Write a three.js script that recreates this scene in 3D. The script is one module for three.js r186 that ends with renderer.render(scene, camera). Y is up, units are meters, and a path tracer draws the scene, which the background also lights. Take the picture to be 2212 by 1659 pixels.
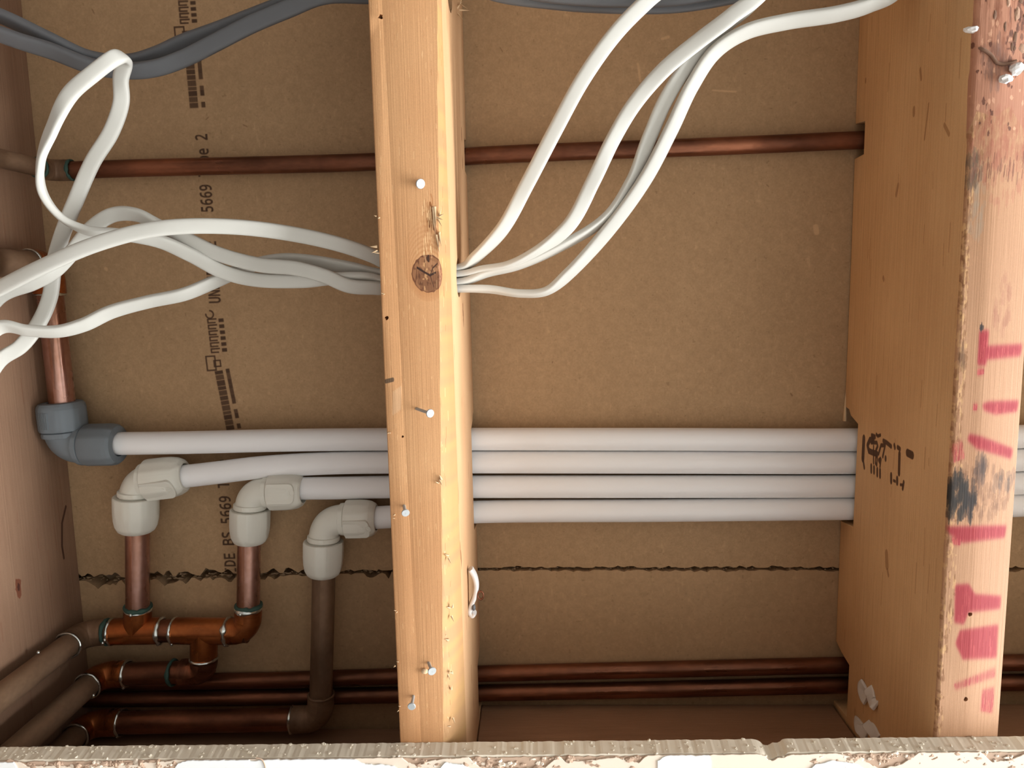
import * as THREE from 'three';
import { mergeGeometries, mergeVertices, toCreasedNormals } from 'three/addons/utils/BufferGeometryUtils.js';
import { RectAreaLightUniformsLib } from 'three/addons/lights/RectAreaLightUniformsLib.js';
import { FontLoader } from 'three/addons/loaders/FontLoader.js';
import { TextGeometry } from 'three/addons/geometries/TextGeometry.js';

// The place: a ceiling opened up from below. Joists run along z, the chipboard floor above is at the top, the room below.
// Building frame (u, v, w) in metres: u = x, v = z (along the joists), w = distance below the underside of the joists.
const JOIST_UNDERSIDE = 2.4;
const toWorld = (u, v, w) => new THREE.Vector3(u, JOIST_UNDERSIDE - w, v);
const scene = new THREE.Scene();

// ---------- camera: held up under the opening, looking almost straight up ----------
const camera = new THREE.PerspectiveCamera(2 * Math.atan(829.5 / 1600) * 180 / Math.PI, 4 / 3, 0.02, 30);
camera.position.copy(toWorld(0, 0, 0.515));
camera.up.set(0.0162, 0.13008, 0.99137);
camera.lookAt(camera.position.clone().add(new THREE.Vector3(-0.03335, 0.99102, -0.12949)));

// ---------- light: daylight from the room's big window ----------
RectAreaLightUniformsLib.init();
scene.background = new THREE.Color().setRGB(0.9, 0.96, 1.0);
scene.backgroundIntensity = 0.4;
const renderer = new THREE.WebGLRenderer({ antialias: true });
renderer.shadowMap.enabled = true;
renderer.toneMapping = THREE.LinearToneMapping;
renderer.toneMappingExposure = 1.0;
const ROOM = { x0: -0.9, x1: 2.6, z0: -2.3, z1: 1.1 };
const WIN = { z0: -1.9, z1: 0.2, y0: 1.2, y1: 2.1 };
const daylight = new THREE.RectAreaLight(new THREE.Color().setRGB(0.96, 0.98, 1.0), 32, WIN.z1 - WIN.z0, WIN.y1 - WIN.y0);
daylight.name = 'window_daylight';
daylight.position.set(ROOM.x1 - 0.02, (WIN.y0 + WIN.y1) / 2, (WIN.z0 + WIN.z1) / 2);
daylight.lookAt(0, (WIN.y0 + WIN.y1) / 2, (WIN.z0 + WIN.z1) / 2);
scene.add(daylight);

// ---------- small helpers ----------
let seed = 7;
const rnd = () => { seed = (seed * 1664525 + 1013904223) >>> 0; return seed / 4294967296; };
const rr = (a, b) => a + (b - a) * rnd();
const hash = (x, y) => { let h = (x * 374761393 + y * 668265263) | 0; h = Math.imul(h ^ (h >>> 13), 1274126177); return ((h ^ (h >>> 16)) >>> 0) / 4294967296; };
const noise = (x, y) => {
  const xi = Math.floor(x), yi = Math.floor(y), fx = x - xi, fy = y - yi, sx = fx * fx * (3 - 2 * fx), sy = fy * fy * (3 - 2 * fy);
  const a = hash(xi, yi), b = hash(xi + 1, yi), c = hash(xi, yi + 1), d = hash(xi + 1, yi + 1);
  return (a + (b - a) * sx + (c - a) * sy + (a - b - c + d) * sx * sy) * 2 - 1;
};
const fbm = (x, y, n = 4) => { let s = 0, a = 0.5; for (let i = 0; i < n; i++) { s += a * noise(x, y); x = x * 2.03 + 17.1; y = y * 2.03 + 9.7; a *= 0.5; } return s; };
const V3 = (a) => new THREE.Vector3(a[0], a[1], a[2]);
const names = {};
const numbered = (n) => { const k = names[n] = (names[n] ?? -1) + 1; return k ? n + '_' + String(k).padStart(3, '0') : n; };
const bake = new THREE.Matrix4().makeRotationX(Math.PI / 2).setPosition(0, JOIST_UNDERSIDE, 0);
// part(name, geometry in u v w, material, parent): one mesh
function part(name, g, m, parent, label) {
  const o = new THREE.Mesh(g, m); o.name = name; o.castShadow = o.receiveShadow = true;
  if (label) o.userData.label = label;
  parent.add(o); return o;
}
// thing(): a Group; finish() moves its parts from u v w to the world with the group's origin at the thing's base
function thing(name, label, category, group) {
  const o = new THREE.Group(); o.name = numbered(name); o.userData = { label, category }; if (group) o.userData.group = group;
  scene.add(o); return o;
}
function structure(name, label) { const o = new THREE.Group(); o.name = name; o.userData = { kind: 'structure', label }; scene.add(o); return o; }
function finish(o) {
  const box = new THREE.Box3(), b = new THREE.Box3();
  o.traverse((c) => { if (c.isMesh) { c.geometry.applyMatrix4(bake); c.geometry.computeBoundingBox(); box.union(b.copy(c.geometry.boundingBox)); } });
  const base = new THREE.Vector3((box.min.x + box.max.x) / 2, box.min.y, (box.min.z + box.max.z) / 2);
  o.traverse((c) => { if (c.isMesh) c.geometry.translate(-base.x, -base.y, -base.z); });
  o.position.copy(base);
  return o;
}
const merge = (list) => mergeGeometries(list.map((g) => { const h = g.index ? g.toNonIndexed() : g; for (const k of Object.keys(h.attributes)) if (!['position', 'normal', 'uv'].includes(k)) h.deleteAttribute(k); return h; }));
const box = (u0, u1, v0, v1, w0, w1) => { const g = new THREE.BoxGeometry(u1 - u0, v1 - v0, w1 - w0); g.translate((u0 + u1) / 2, (v0 + v1) / 2, (w0 + w1) / 2); return g; };

// ---------- textures ----------
function canvasOf(W, H, f) {
  const c = document.createElement('canvas'); c.width = W; c.height = H; const x = c.getContext('2d'), im = x.createImageData(W, H), d = im.data, o = [0, 0, 0];
  for (let j = 0; j < H; j++) for (let i = 0; i < W; i++) { f(i / W, 1 - (j + 0.5) / H, o); const k = (j * W + i) * 4; d[k] = o[0]; d[k + 1] = o[1]; d[k + 2] = o[2]; d[k + 3] = 255; }
  x.putImageData(im, 0, 0); return [c, x];
}
const texOf = (c, colour = true) => { const t = new THREE.CanvasTexture(c); if (colour) t.colorSpace = THREE.SRGBColorSpace; t.wrapS = t.wrapT = THREE.MirroredRepeatWrapping; return t; };
// wood: grain runs along the second coordinate; su, sv are the metres that the picture covers
function woodCanvas(W, H, su, sv, light, dark, k = 0, strength = 1) {
  return canvasOf(W, H, (x, y, o) => {
    const a = x * su * 1000, b = y * sv * 1000, bend = fbm(b * 0.004 + k, a * 0.01 + k) * 9;
    const ring = Math.sin((a + bend) * 0.62 + fbm(a * 0.03 + k, b * 0.002) * 5), fine = noise(a * 2.6 + k * 7, b * 0.05), fibre = noise(a * 5.5, b * 0.16 + k);
    const blot = fbm(a * 0.02 + k * 3, b * 0.012 + 5, 3);
    let t = 0.42 + strength * (0.10 * ring * (0.4 + 0.6 * noise(a * 0.09, b * 0.004 + k)) + 0.12 * fine + 0.10 * fibre) + 0.45 * blot; t = Math.max(0, Math.min(1, t));
    const s = 1 + 0.03 * noise(a * 3, b * 3);
    for (let c = 0; c < 3; c++) o[c] = Math.min(255, (light[c] + (dark[c] - light[c]) * t) * s);
  });
}
const mat = (o) => new THREE.MeshStandardMaterial({ roughness: 0.8, metalness: 0, ...o });
const rgb = (r, g, b) => new THREE.Color().setRGB(r, g, b);
const plainWoodBump = (() => { const [c] = canvasOf(512, 512, (x, y, o) => { const v = 128 + 70 * noise(x * 130, y * 6) + 40 * noise(x * 40, y * 40); o[0] = o[1] = o[2] = Math.max(0, Math.min(255, v)); }); return texOf(c, false); })();

const M = {
  cable: mat({ color: rgb(0.55, 0.54, 0.49), roughness: 0.5 }),
  greyCable: mat({ color: rgb(0.115, 0.12, 0.127), roughness: 0.55 }),
  whitePipe: mat({ color: rgb(0.9, 0.9, 0.9), roughness: 0.4 }),
  whiteFitting: mat({ color: rgb(0.74, 0.73, 0.65), roughness: 0.45 }),
  greyFitting: mat({ color: rgb(0.17, 0.20, 0.225), roughness: 0.6 }),
  zinc: mat({ color: rgb(0.42, 0.44, 0.44), roughness: 0.55, metalness: 0.5 }),
  splinter: mat({ color: rgb(0.66, 0.46, 0.27) }),
  gypsum: mat({ color: rgb(0.78, 0.70, 0.56), roughness: 0.95 }),
  paint: mat({ color: rgb(0.86, 0.88, 0.87), roughness: 0.6 }),
  cream: mat({ color: rgb(0.80, 0.68, 0.55), roughness: 0.85 }),
  tornPaper: mat({ color: rgb(0.50, 0.35, 0.25), roughness: 0.95 }),
  whitePlastic: mat({ color: rgb(0.74, 0.71, 0.68), roughness: 0.5 }),
  solder: mat({ color: rgb(0.62, 0.66, 0.64), roughness: 0.22, metalness: 0.95 }),
  verdigris: mat({ color: rgb(0.04, 0.09, 0.072), roughness: 0.7, metalness: 0.2 }),
};
// copper with tarnish: patches of brown oxide over redder metal
function copperMaterial(a, b, k, rough, metalness = 0.85) {
  const [c] = canvasOf(256, 256, (x, y, o) => { let t = 0.5 + 0.9 * fbm(x * 7 + k, y * 5 + k, 4) + 0.12 * noise(x * 90, y * 90); t = Math.max(0, Math.min(1, t)); for (let i = 0; i < 3; i++) o[i] = a[i] + (b[i] - a[i]) * t; });
  const [r] = canvasOf(256, 256, (x, y, o) => { const v = 255 * Math.max(0.1, Math.min(1, rough + 0.35 * fbm(x * 9 + k, y * 6, 4))); o[0] = o[1] = o[2] = v; });
  return mat({ map: texOf(c), roughnessMap: texOf(r, false), roughness: 1, metalness });
}
M.copperBrown = copperMaterial([150, 96, 70], [98, 62, 45], 1.3, 0.42);
M.copperRed = copperMaterial([190, 114, 62], [128, 70, 36], 4.1, 0.38);
M.copperPink = copperMaterial([190, 150, 138], [140, 96, 72], 7.7, 0.32);
M.copperDull = copperMaterial([138, 110, 86], [100, 76, 56], 2.2, 0.55, 0.4);

// ---------- room shell below (outside the picture; it carries the daylight) ----------
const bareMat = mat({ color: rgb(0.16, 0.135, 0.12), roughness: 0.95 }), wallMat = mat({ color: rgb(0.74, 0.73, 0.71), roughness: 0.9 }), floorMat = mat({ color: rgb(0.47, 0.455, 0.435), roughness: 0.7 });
const worldMesh = (name, g, m, label) => { const o = new THREE.Mesh(g, m); o.name = name; o.castShadow = o.receiveShadow = true; o.userData = { kind: 'structure', label }; scene.add(o); return o; };
const wbox = (x0, x1, y0, y1, z0, z1) => { const g = new THREE.BoxGeometry(x1 - x0, y1 - y0, z1 - z0); g.translate((x0 + x1) / 2, (y0 + y1) / 2, (z0 + z1) / 2); return g; };
{
  const { x0, x1, z0, z1 } = ROOM, T = 2.602, w = WIN;
  worldMesh('floor', wbox(x0 - 0.1, x1 + 0.1, -0.1, 0, z0 - 0.1, z1 + 0.1), floorMat, 'plain floor of the room below the opening');
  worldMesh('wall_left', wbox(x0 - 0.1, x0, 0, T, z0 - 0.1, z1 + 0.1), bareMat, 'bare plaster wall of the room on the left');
  worldMesh('wall_back', wbox(x0, x1, 0, T, z0 - 0.1, z0), wallMat, 'pale wall of the room behind the camera');
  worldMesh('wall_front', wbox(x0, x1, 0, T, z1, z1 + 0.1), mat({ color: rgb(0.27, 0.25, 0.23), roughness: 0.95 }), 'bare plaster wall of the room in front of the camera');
  worldMesh('wall_right', merge([wbox(x1, x1 + 0.1, 0, T, z0 - 0.1, w.z0), wbox(x1, x1 + 0.1, 0, T, w.z1, z1 + 0.1), wbox(x1, x1 + 0.1, 0, w.y0, w.z0, w.z1), wbox(x1, x1 + 0.1, w.y1, T, w.z0, w.z1)]), wallMat, 'pale wall of the room with the big window');
  const win = structure('window_1', 'big window of the room below');
  const f = 0.05, fm = M.paint, a = x1 + 0.03, b = x1 + 0.08, mid = (w.z0 + w.z1) / 2, add = (n, g, m) => { const q = new THREE.Mesh(g, m); q.name = n; q.castShadow = q.receiveShadow = true; win.add(q); };
  add('window_frame', merge([wbox(a, b, w.y0, w.y1, w.z0, w.z0 + f), wbox(a, b, w.y0, w.y1, w.z1 - f, w.z1), wbox(a, b, w.y0, w.y0 + f, w.z0 + f, w.z1 - f), wbox(a, b, w.y1 - f, w.y1, w.z0 + f, w.z1 - f), wbox(a, b, w.y0 + f, w.y1 - f, mid - 0.025, mid + 0.025)]), fm);
  const glass = new THREE.MeshPhysicalMaterial({ color: 0xffffff, transmission: 1, roughness: 0, thickness: 0, ior: 1.5 });
  for (const [p, q] of [[w.z0 + f, mid - 0.025], [mid + 0.025, w.z1 - f]]) add('pane', wbox(a + 0.02, a + 0.024, w.y0 + f, w.y1 - f, p, q), glass);
}

// ---------- chipboard floor panels above the joists ----------
const BACK = -0.18;                     // top of the joists, underside of the chipboard
const SEAM = -0.272;
function chipboard(W, H, su, sv, k) {
  return canvasOf(W, H, (x, y, o) => {
    const a = x * su * 1000, b = y * sv * 1000;
    const chip = fbm(a * 0.23 + k, b * 0.23, 3), fine = noise(a * 0.9, b * 0.9 + k), big = fbm(a * 0.008 + k, b * 0.008, 3), fleck = noise(a * 0.55 + 3, b * 0.2 + k) > 0.82 ? 8 : 0, dot = noise(a * 0.5 + 40, b * 0.5) > 0.9 ? -18 : 0;
    const t = chip * 8 + fine * 6 + big * 10 + fleck + dot;
    o[0] = 172 + t; o[1] = 140 + t * 0.9; o[2] = 104 + t * 0.78;
  });
}
const boardU0 = -0.62, boardSU = 1.24, boardV0 = SEAM, boardSV = 0.7;
const [boardCanvas, bx] = chipboard(2048, 1156, boardSU, boardSV, 3);
{ // the maker's printing: reads upwards along the board (bars, a looped emblem, UNDERSIDE BS 5669 Type 2, repeated)
  const X = (u) => (u - boardU0) / boardSU * 2048, Y = (v) => (1 - (v - boardV0) / boardSV) * 1156;
  const ink = 'rgba(58,36,20,0.86)';
  bx.fillStyle = bx.strokeStyle = ink;
  const along = (p, q, fn) => { // a frame with x running from p to q (upwards) and y to the right of that direction
    const x0 = X(p[0]), y0 = Y(p[1]), x1 = X(q[0]), y1 = Y(q[1]); bx.save(); bx.translate(x0, y0); bx.rotate(Math.atan2(y1 - y0, x1 - x0)); fn(Math.hypot(x1 - x0, y1 - y0)); bx.restore();
  };
  const words = (text, p, q, size) => along(p, q, (L) => { bx.font = size + 'px monospace'; const m = bx.measureText(text).width; bx.scale(L / m, 1); bx.lineWidth = 1.2; bx.fillText(text, 0, 0); bx.strokeText(text, 0, 0); });
  words('UNDERSIDE BS 5669 Type 2', [-.2971, -.0093], [-.2988, .1458], 25);
  words('UNDERSIDE BS 5669 Type 2', [-.3003, -.3198], [-.3019, -.1453], 25);
  const bars = (p, q) => along(p, q, (L) => {
    let x = 0; while (x < L) { const n = 5 + 4 * hash(x | 0, 3); bx.globalAlpha = 0.75 + 0.25 * hash(x | 0, 9); bx.fillRect(x, -24, n, 13); if (hash(x | 0, 5) > 0.15) bx.fillRect(x, -6, n + 1, 6); x += n + 1; }
    bx.globalAlpha = 1;
  });
  bars([-.2858, -.1296], [-.2932, -.0732]); bars([-.2983, .1687], [-.2996, .225]);
  const emblem = (p, q) => along(p, q, (L) => { // a squared loop and a row of hooked strokes
    bx.lineWidth = 2.2; bx.strokeRect(L * 0.02, -36, L * 0.24, 14); bx.strokeRect(L * 0.08, -24, L * 0.1, 10);
    for (let i = 0; i < 6; i++) { const x = L * (0.32 + i * 0.1); bx.beginPath(); bx.moveTo(x, -14); bx.lineTo(x, -26); bx.lineTo(x + L * 0.06, -26); bx.lineTo(x + L * 0.06, -12); bx.stroke(); bx.fillRect(x, -9, L * 0.06, 8); }
    bx.beginPath(); bx.arc(L * 0.96, -22, 6, 0, 5); bx.stroke();
  });
  emblem([-.2927, -.0732], [-.2954, -.0168]); emblem([-.2996, .2258], [-.3003, .2771]);
  // knocks and pale scuffs on the paper-like face
  bx.strokeStyle = 'rgba(206,168,126,0.6)'; bx.lineCap = 'round';
  const mark = (p, q, w) => { bx.lineWidth = w; bx.beginPath(); bx.moveTo(X(p[0]), Y(p[1])); bx.lineTo(X(q[0]), Y(q[1])); bx.stroke(); };
  mark([.0948, .1951], [.0969, .1805], 3.5); mark([.2559, .0489], [.2569, .0439], 8); mark([.1614, .1707], [.1819, .1689], 2.5); mark([.116, .2157], [.1217, .2171], 4);
  mark([-.3797, .0685], [-.3768, .071], 6); mark([-.4048, .0254], [-.404, .0245], 5);
  for (let i = 0; i < 70; i++) { const x = rr(0, 2048), y = rr(0, 1156), a = rr(0, 6.3), l = rr(1, 7); bx.strokeStyle = rnd() < 0.6 ? 'rgba(200,162,120,0.35)' : 'rgba(84,54,30,0.4)'; bx.lineWidth = rr(0.8, 2.2); bx.beginPath(); bx.moveTo(x, y); bx.lineTo(x + l * Math.cos(a), y + l * Math.sin(a)); bx.stroke(); }
}
const boardMat = mat({ map: texOf(boardCanvas), roughness: 0.85 });
const [board2Canvas] = chipboard(1024, 512, boardSU, 0.62, 8);
const board2Mat = mat({ map: texOf(board2Canvas), roughness: 0.85 });
const boardCore = mat({ color: rgb(0.26, 0.175, 0.10), roughness: 1 });
function panel(u0, u1, v0, v1, uvOf, raggedLow, raggedHigh) { // underside grid with a chipped edge plus the thickness behind it
  const n = 1200, pos = [], uv = [], push = (...q) => q.forEach(([u, v, w]) => { pos.push(u, v, w); uv.push(...uvOf(u, v + (w - BACK))); }), quad = (p, q, r, t) => push(p, q, r, p, r, t), top = BACK - 0.022;
  for (let i = 0; i < n; i++) {
    const a = u0 + (u1 - u0) * i / n, b = u0 + (u1 - u0) * (i + 1) / n, la = v0 + (raggedLow ? raggedLow(a) : 0), lb = v0 + (raggedLow ? raggedLow(b) : 0), ha = v1 + (raggedHigh ? raggedHigh(a) : 0), hb = v1 + (raggedHigh ? raggedHigh(b) : 0);
    quad([a, la, BACK], [b, lb, BACK], [b, hb, BACK], [a, ha, BACK]); quad([a, ha, top], [b, hb, top], [b, lb, top], [a, la, top]); quad([a, la, top], [b, lb, top], [b, lb, BACK], [a, la, BACK]); quad([a, ha, BACK], [b, hb, BACK], [b, hb, top], [a, ha, top]);
  }
  for (const [u, f] of [[u0, 0], [u1, 1]]) { const q = [[u, v0, top], [u, v0, BACK], [u, v1, BACK], [u, v1, top]]; quad(...(f ? [...q].reverse() : q)); }
  const g = new THREE.BufferGeometry(); g.setAttribute('position', new THREE.Float32BufferAttribute(pos, 3)); g.setAttribute('uv', new THREE.Float32BufferAttribute(uv, 2)); g.computeVertexNormals();
  return g;
}
const seamSlope = (u) => (u < -0.06 ? (u + 0.06) * 0.02 : -(u + 0.06) * 0.008);
const chips = (k, deep) => (u) => seamSlope(u) + (u < -0.08 ? 1 : 0.3) * deep * Math.max(0, fbm(u * 160 + k, 3.3, 3) + 0.12) * 0.012;
{
  const a = thing('chipboard_panel', 'large brown chipboard floor panel with dark printed lettering and bars', 'board');
  part('sheet', panel(-1, 2.7, SEAM, 1.2, (u, v) => [(u - boardU0) / boardSU, (v - boardV0) / boardSV], chips(2, 1)), boardMat, a);
  finish(a);
  const b = thing('chipboard_panel', 'lower chipboard panel without lettering, below the chipped seam, behind the bottom copper pipes', 'board');
  part('sheet', panel(-1, 2.7, -2.4, SEAM - 0.0022, (u, v) => [(u - boardU0) / boardSU, (v + 0.9) / 0.62], null, (u) => -chips(9, 1)(u) + 2 * seamSlope(u)), board2Mat, b);
  const bits = []; for (let i = 0; i < 420; i++) { const u = rr(-0.47, 0.42), left = u < -0.08; if (!left && rnd() < 0.35) continue; const q = new THREE.TetrahedronGeometry(rr(0.0007, left ? 0.0022 : 0.0014)); q.rotateX(rr(0, 6)); q.rotateZ(rr(0, 6)); q.scale(rr(0.8, 2.4), 0.7, 0.6); q.translate(u, SEAM - 0.001 + seamSlope(u) + rr(-1, 1) * (left ? 0.0028 : 0.0016), BACK - rr(0.0012, 0.0028)); bits.push(q); }
  part('broken_chips', merge(bits), boardCore, b, 'crumbling chips along the seam').userData.kind = 'stuff';

  finish(b);
}

{ const o = structure('trim_1', 'dark strip above the seam of the floor panels'); part('strip', box(-1, 2.7, SEAM - 0.03, SEAM + 0.03, BACK - 0.03, BACK - 0.0225), boardCore, o); finish(o); }

// ---------- joists ----------
// A timber with notches in its top edge, drilled holes through its sides, nail holes and a wane (rounded bark edge) on one arris.
function joistGeometry({ uL, uR, vMin, vMax, backs, holes = [], nailHoles = [], waneU, waneW, waneLeft = () => 0.0015, rough = 0 }) {
  const pos = [], uv = [], groups = [[], []];
  const tri = (g, a, b, c) => { for (const q of [a, b, c]) { groups[g].push(q[0], q[1], q[2], q[3], q[4]); } };
  const sideUV = (v, w) => [(w + 0.18) / 0.18, (v + 0.45) / 0.75];
  // outline in (v, w), front edge first
  const out = [], N = Math.round((vMax - vMin) / 0.006);
  for (let i = 0; i <= N; i++) out.push({ v: vMin + (vMax - vMin) * i / N, w: 0, front: true });
  for (let i = backs.length - 1; i >= 0; i--) out.push({ v: backs[i][0], w: backs[i][1], front: false });
  const n = out.length, area = out.reduce((s, p, i) => { const q = out[(i + 1) % n]; return s + p.v * q.w - q.v * p.w; }, 0), sg = area > 0 ? 1 : -1;
  out.forEach((p, i) => {
    const a = out[(i - 1 + n) % n], c = out[(i + 1) % n]; let nx = 0, ny = 0;
    for (const [s, t] of [[a, p], [p, c]]) { const dx = t.v - s.v, dy = t.w - s.w, L = Math.hypot(dx, dy) || 1; nx += -dy / L * sg; ny += dx / L * sg; }
    const L = Math.hypot(nx, ny) || 1; p.n = [nx / L, ny / L]; if (p.front) p.n = [0, -1];
  });
  const K = 6;
  const ring = (side, k) => out.map((p) => { // k = 0: on the outline face, k = K: on the cap
    const th = (k / K) * Math.PI / 2, right = side > 0;
    const bu = p.front ? (right ? waneU(p.v) : waneLeft(p.v)) : 0.001, bw = p.front ? (right ? waneW(p.v) : waneLeft(p.v)) : 0.001;
    const wane = right && p.front && bu > 0.0015, q = k / K, ins = wane ? bw * q ** 1.7 : bw * (1 - Math.cos(th)), du = wane ? bu * (1 - q) ** 1.15 : bu * (1 - Math.sin(th));
    return [right ? uR - du : uL + du, p.v + p.n[0] * ins, p.w + p.n[1] * ins, bu, th];
  });
  for (const side of [-1, 1]) for (let k = 0; k < K; k++) {
    const A = ring(side, k), B = ring(side, k + 1);
    for (let i = 0; i < n; i++) {
      const j = (i + 1) % n, front = out[i].front && out[j].front;
      const f = (q) => front ? [q[0], q[1], q[2], ((side > 0 ? uR - q[3] + 0.008 * q[4] / 1.571 + q[3] * q[4] / 1.571 : q[0]) - uL) / 0.065, (q[1] + 0.37) / 0.62] : [q[0], q[1], q[2], ...sideUV(q[1], q[2])];
      const a = f(A[i]), b = f(A[j]), c = f(B[j]), d = f(B[i]), g = front ? 0 : 1;
      if (side > 0) { tri(g, a, c, b); tri(g, a, d, c); } else { tri(g, a, b, c); tri(g, a, c, d); }
    }
  }
  const L0 = ring(-1, 0), R0 = ring(1, 0);
  for (let i = 0; i < n; i++) { // top edge, notch walls and ends
    const j = (i + 1) % n; if (out[i].front && out[j].front) continue;
    const f = (q) => [q[0], q[1], q[2], (q[0] - uL) / 0.18 + (q[2] + 0.18) / 0.18, (q[1] + 0.45) / 0.75], a = f(L0[i]), b = f(L0[j]), c = f(R0[j]), d = f(R0[i]);
    tri(1, a, c, b); tri(1, a, d, c);
  }
  // underside face with nail holes
  const face = []; for (let i = 0; i <= N; i++) face.push(new THREE.Vector2(R0[i][0], R0[i][1])); for (let i = N; i >= 0; i--) face.push(new THREE.Vector2(L0[i][0], L0[i][1]));
  const circle = (x, y, r, m, wob = 0) => Array.from({ length: m }, (_, i) => { const t = i / m * 2 * Math.PI, q = r * (1 + wob * (hash(i, Math.round(x * 1e5)) - 0.5)); return new THREE.Vector2(x + q * Math.cos(t), y + q * Math.sin(t)); });
  const nh = nailHoles.map(([x, y, r]) => circle(x, y, r, 10, 0.5).reverse());
  const fuv = (x, y, w) => [x, y, w, (x - uL) / 0.065, (y + 0.37) / 0.62], all = [face, ...nh].flat();
  for (const t of THREE.ShapeUtils.triangulateShape(face, nh)) tri(0, ...t.map((i) => fuv(all[i].x, all[i].y, 0)));
  nh.forEach((h, k) => { const m = h.length, [x, y] = nailHoles[k]; for (let i = 0; i < m; i++) { const a = h[i], b = h[(i + 1) % m]; tri(0, fuv(a.x, a.y, 0), fuv(b.x, b.y, -0.008), fuv(b.x, b.y, 0)); tri(0, fuv(a.x, a.y, 0), fuv(a.x, a.y, -0.008), fuv(b.x, b.y, -0.008)); tri(0, fuv(a.x, a.y, -0.008), fuv(x, y, -0.01), fuv(b.x, b.y, -0.008)); } });
  // sides with drilled holes
  const hs = holes.map(([v, w, r]) => circle(v, w, r, 28, 0.06));
  for (const side of [-1, 1]) {
    const cap = ring(side, K).map((q) => new THREE.Vector2(q[1], q[2])), list = [cap, ...hs].flat(), u = side > 0 ? uR : uL;
    for (const t of THREE.ShapeUtils.triangulateShape(cap, hs)) { const q = t.map((i) => [u, list[i].x, list[i].y, ...sideUV(list[i].x, list[i].y)]); if (side > 0) tri(1, ...q); else tri(1, q[0], q[2], q[1]); }
  }
  for (const h of hs) for (let i = 0; i < h.length; i++) { const a = h[i], b = h[(i + 1) % h.length], f = (u, p) => [u, p.x, p.y, ...sideUV(p.x, p.y)]; tri(1, f(uL, a), f(uR, a), f(uR, b)); tri(1, f(uL, a), f(uR, b), f(uL, b)); }
  const g = new THREE.BufferGeometry();
  for (const list of groups) for (let i = 0; i < list.length; i += 5) { pos.push(list[i], list[i + 1], list[i + 2]); uv.push(list[i + 3], list[i + 4]); }
  g.setAttribute('position', new THREE.Float32BufferAttribute(pos, 3)); g.setAttribute('uv', new THREE.Float32BufferAttribute(uv, 2));
  g.computeVertexNormals();
  const c = toCreasedNormals(g, 0.5); c.clearGroups(); c.addGroup(0, groups[0].length / 5, 0); c.addGroup(groups[0].length / 5, groups[1].length / 5, 1);
  return c;
}
const [WHITE0, WHITE1] = [-0.2243, -0.1285];           // notch for the four white pipes
const backEdge = (k, jag, dv = 0) => { // top edge of a joist with its three notches, v rising
  const list = [[-2.29, BACK], [-0.62, BACK], [-0.411, BACK], [-0.409, -0.149], [-0.3575, -0.148], [-0.354, -0.166], [-0.349, BACK], [-0.30, BACK], [-0.232, BACK], [-0.2275, BACK], [WHITE0, -0.1515], [WHITE1, -0.150], [WHITE1 + 0.005, -0.166], [-0.1185, -0.170], [-0.117, BACK], [-0.10, BACK], [0.02, BACK], [0.108 + dv, BACK], [0.109 + dv, -0.1605], [0.1365 + dv, -0.1605], [0.138 + dv, BACK], [0.25, BACK], [1.09, BACK]];
  return list.map(([v, w], i) => [v, w + (w === BACK && Math.abs(v) < 0.5 ? jag * hash(i, k) : 0)]);
};
const woodSide = (k, light, dark, draw) => { const [c, x] = woodCanvas(512, 1536, 0.18, 0.75, light, dark, k, 0.6); if (draw) draw(x, (w) => (w + 0.18) / 0.18 * 512, (v) => (1 - (v + 0.45) / 0.75) * 1536); return mat({ map: texOf(c), roughness: 0.78, bumpMap: plainWoodBump, bumpScale: 0.0003 }); };
const woodFront = (k, light, dark, draw, strength = 0.5) => { const [c, x] = woodCanvas(448, 2048, 0.065, 0.62, light, dark, k, strength); if (draw) draw(x, (u) => u / 0.065 * 448, (v) => (1 - (v + 0.37) / 0.62) * 2048); return mat({ map: texOf(c), roughness: 0.72, bumpMap: plainWoodBump, bumpScale: 0.0001 }); };
const blot = (x, cx, cy, rx, ry, style, n = 14, wob = 0.35) => { x.fillStyle = style; x.beginPath(); for (let i = 0; i <= n; i++) { const t = i / n * 6.2832, q = 1 + wob * (rnd() - 0.5) * 2; x[i ? 'lineTo' : 'moveTo'](cx + rx * q * Math.cos(t), cy + ry * q * Math.sin(t)); } x.fill(); };
const streak = (x, pts, w, style) => { x.strokeStyle = style; x.lineWidth = w; x.lineCap = 'round'; x.lineJoin = 'round'; x.beginPath(); pts.forEach((p, i) => x[i ? 'lineTo' : 'moveTo'](p[0], p[1])); x.stroke(); };

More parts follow.
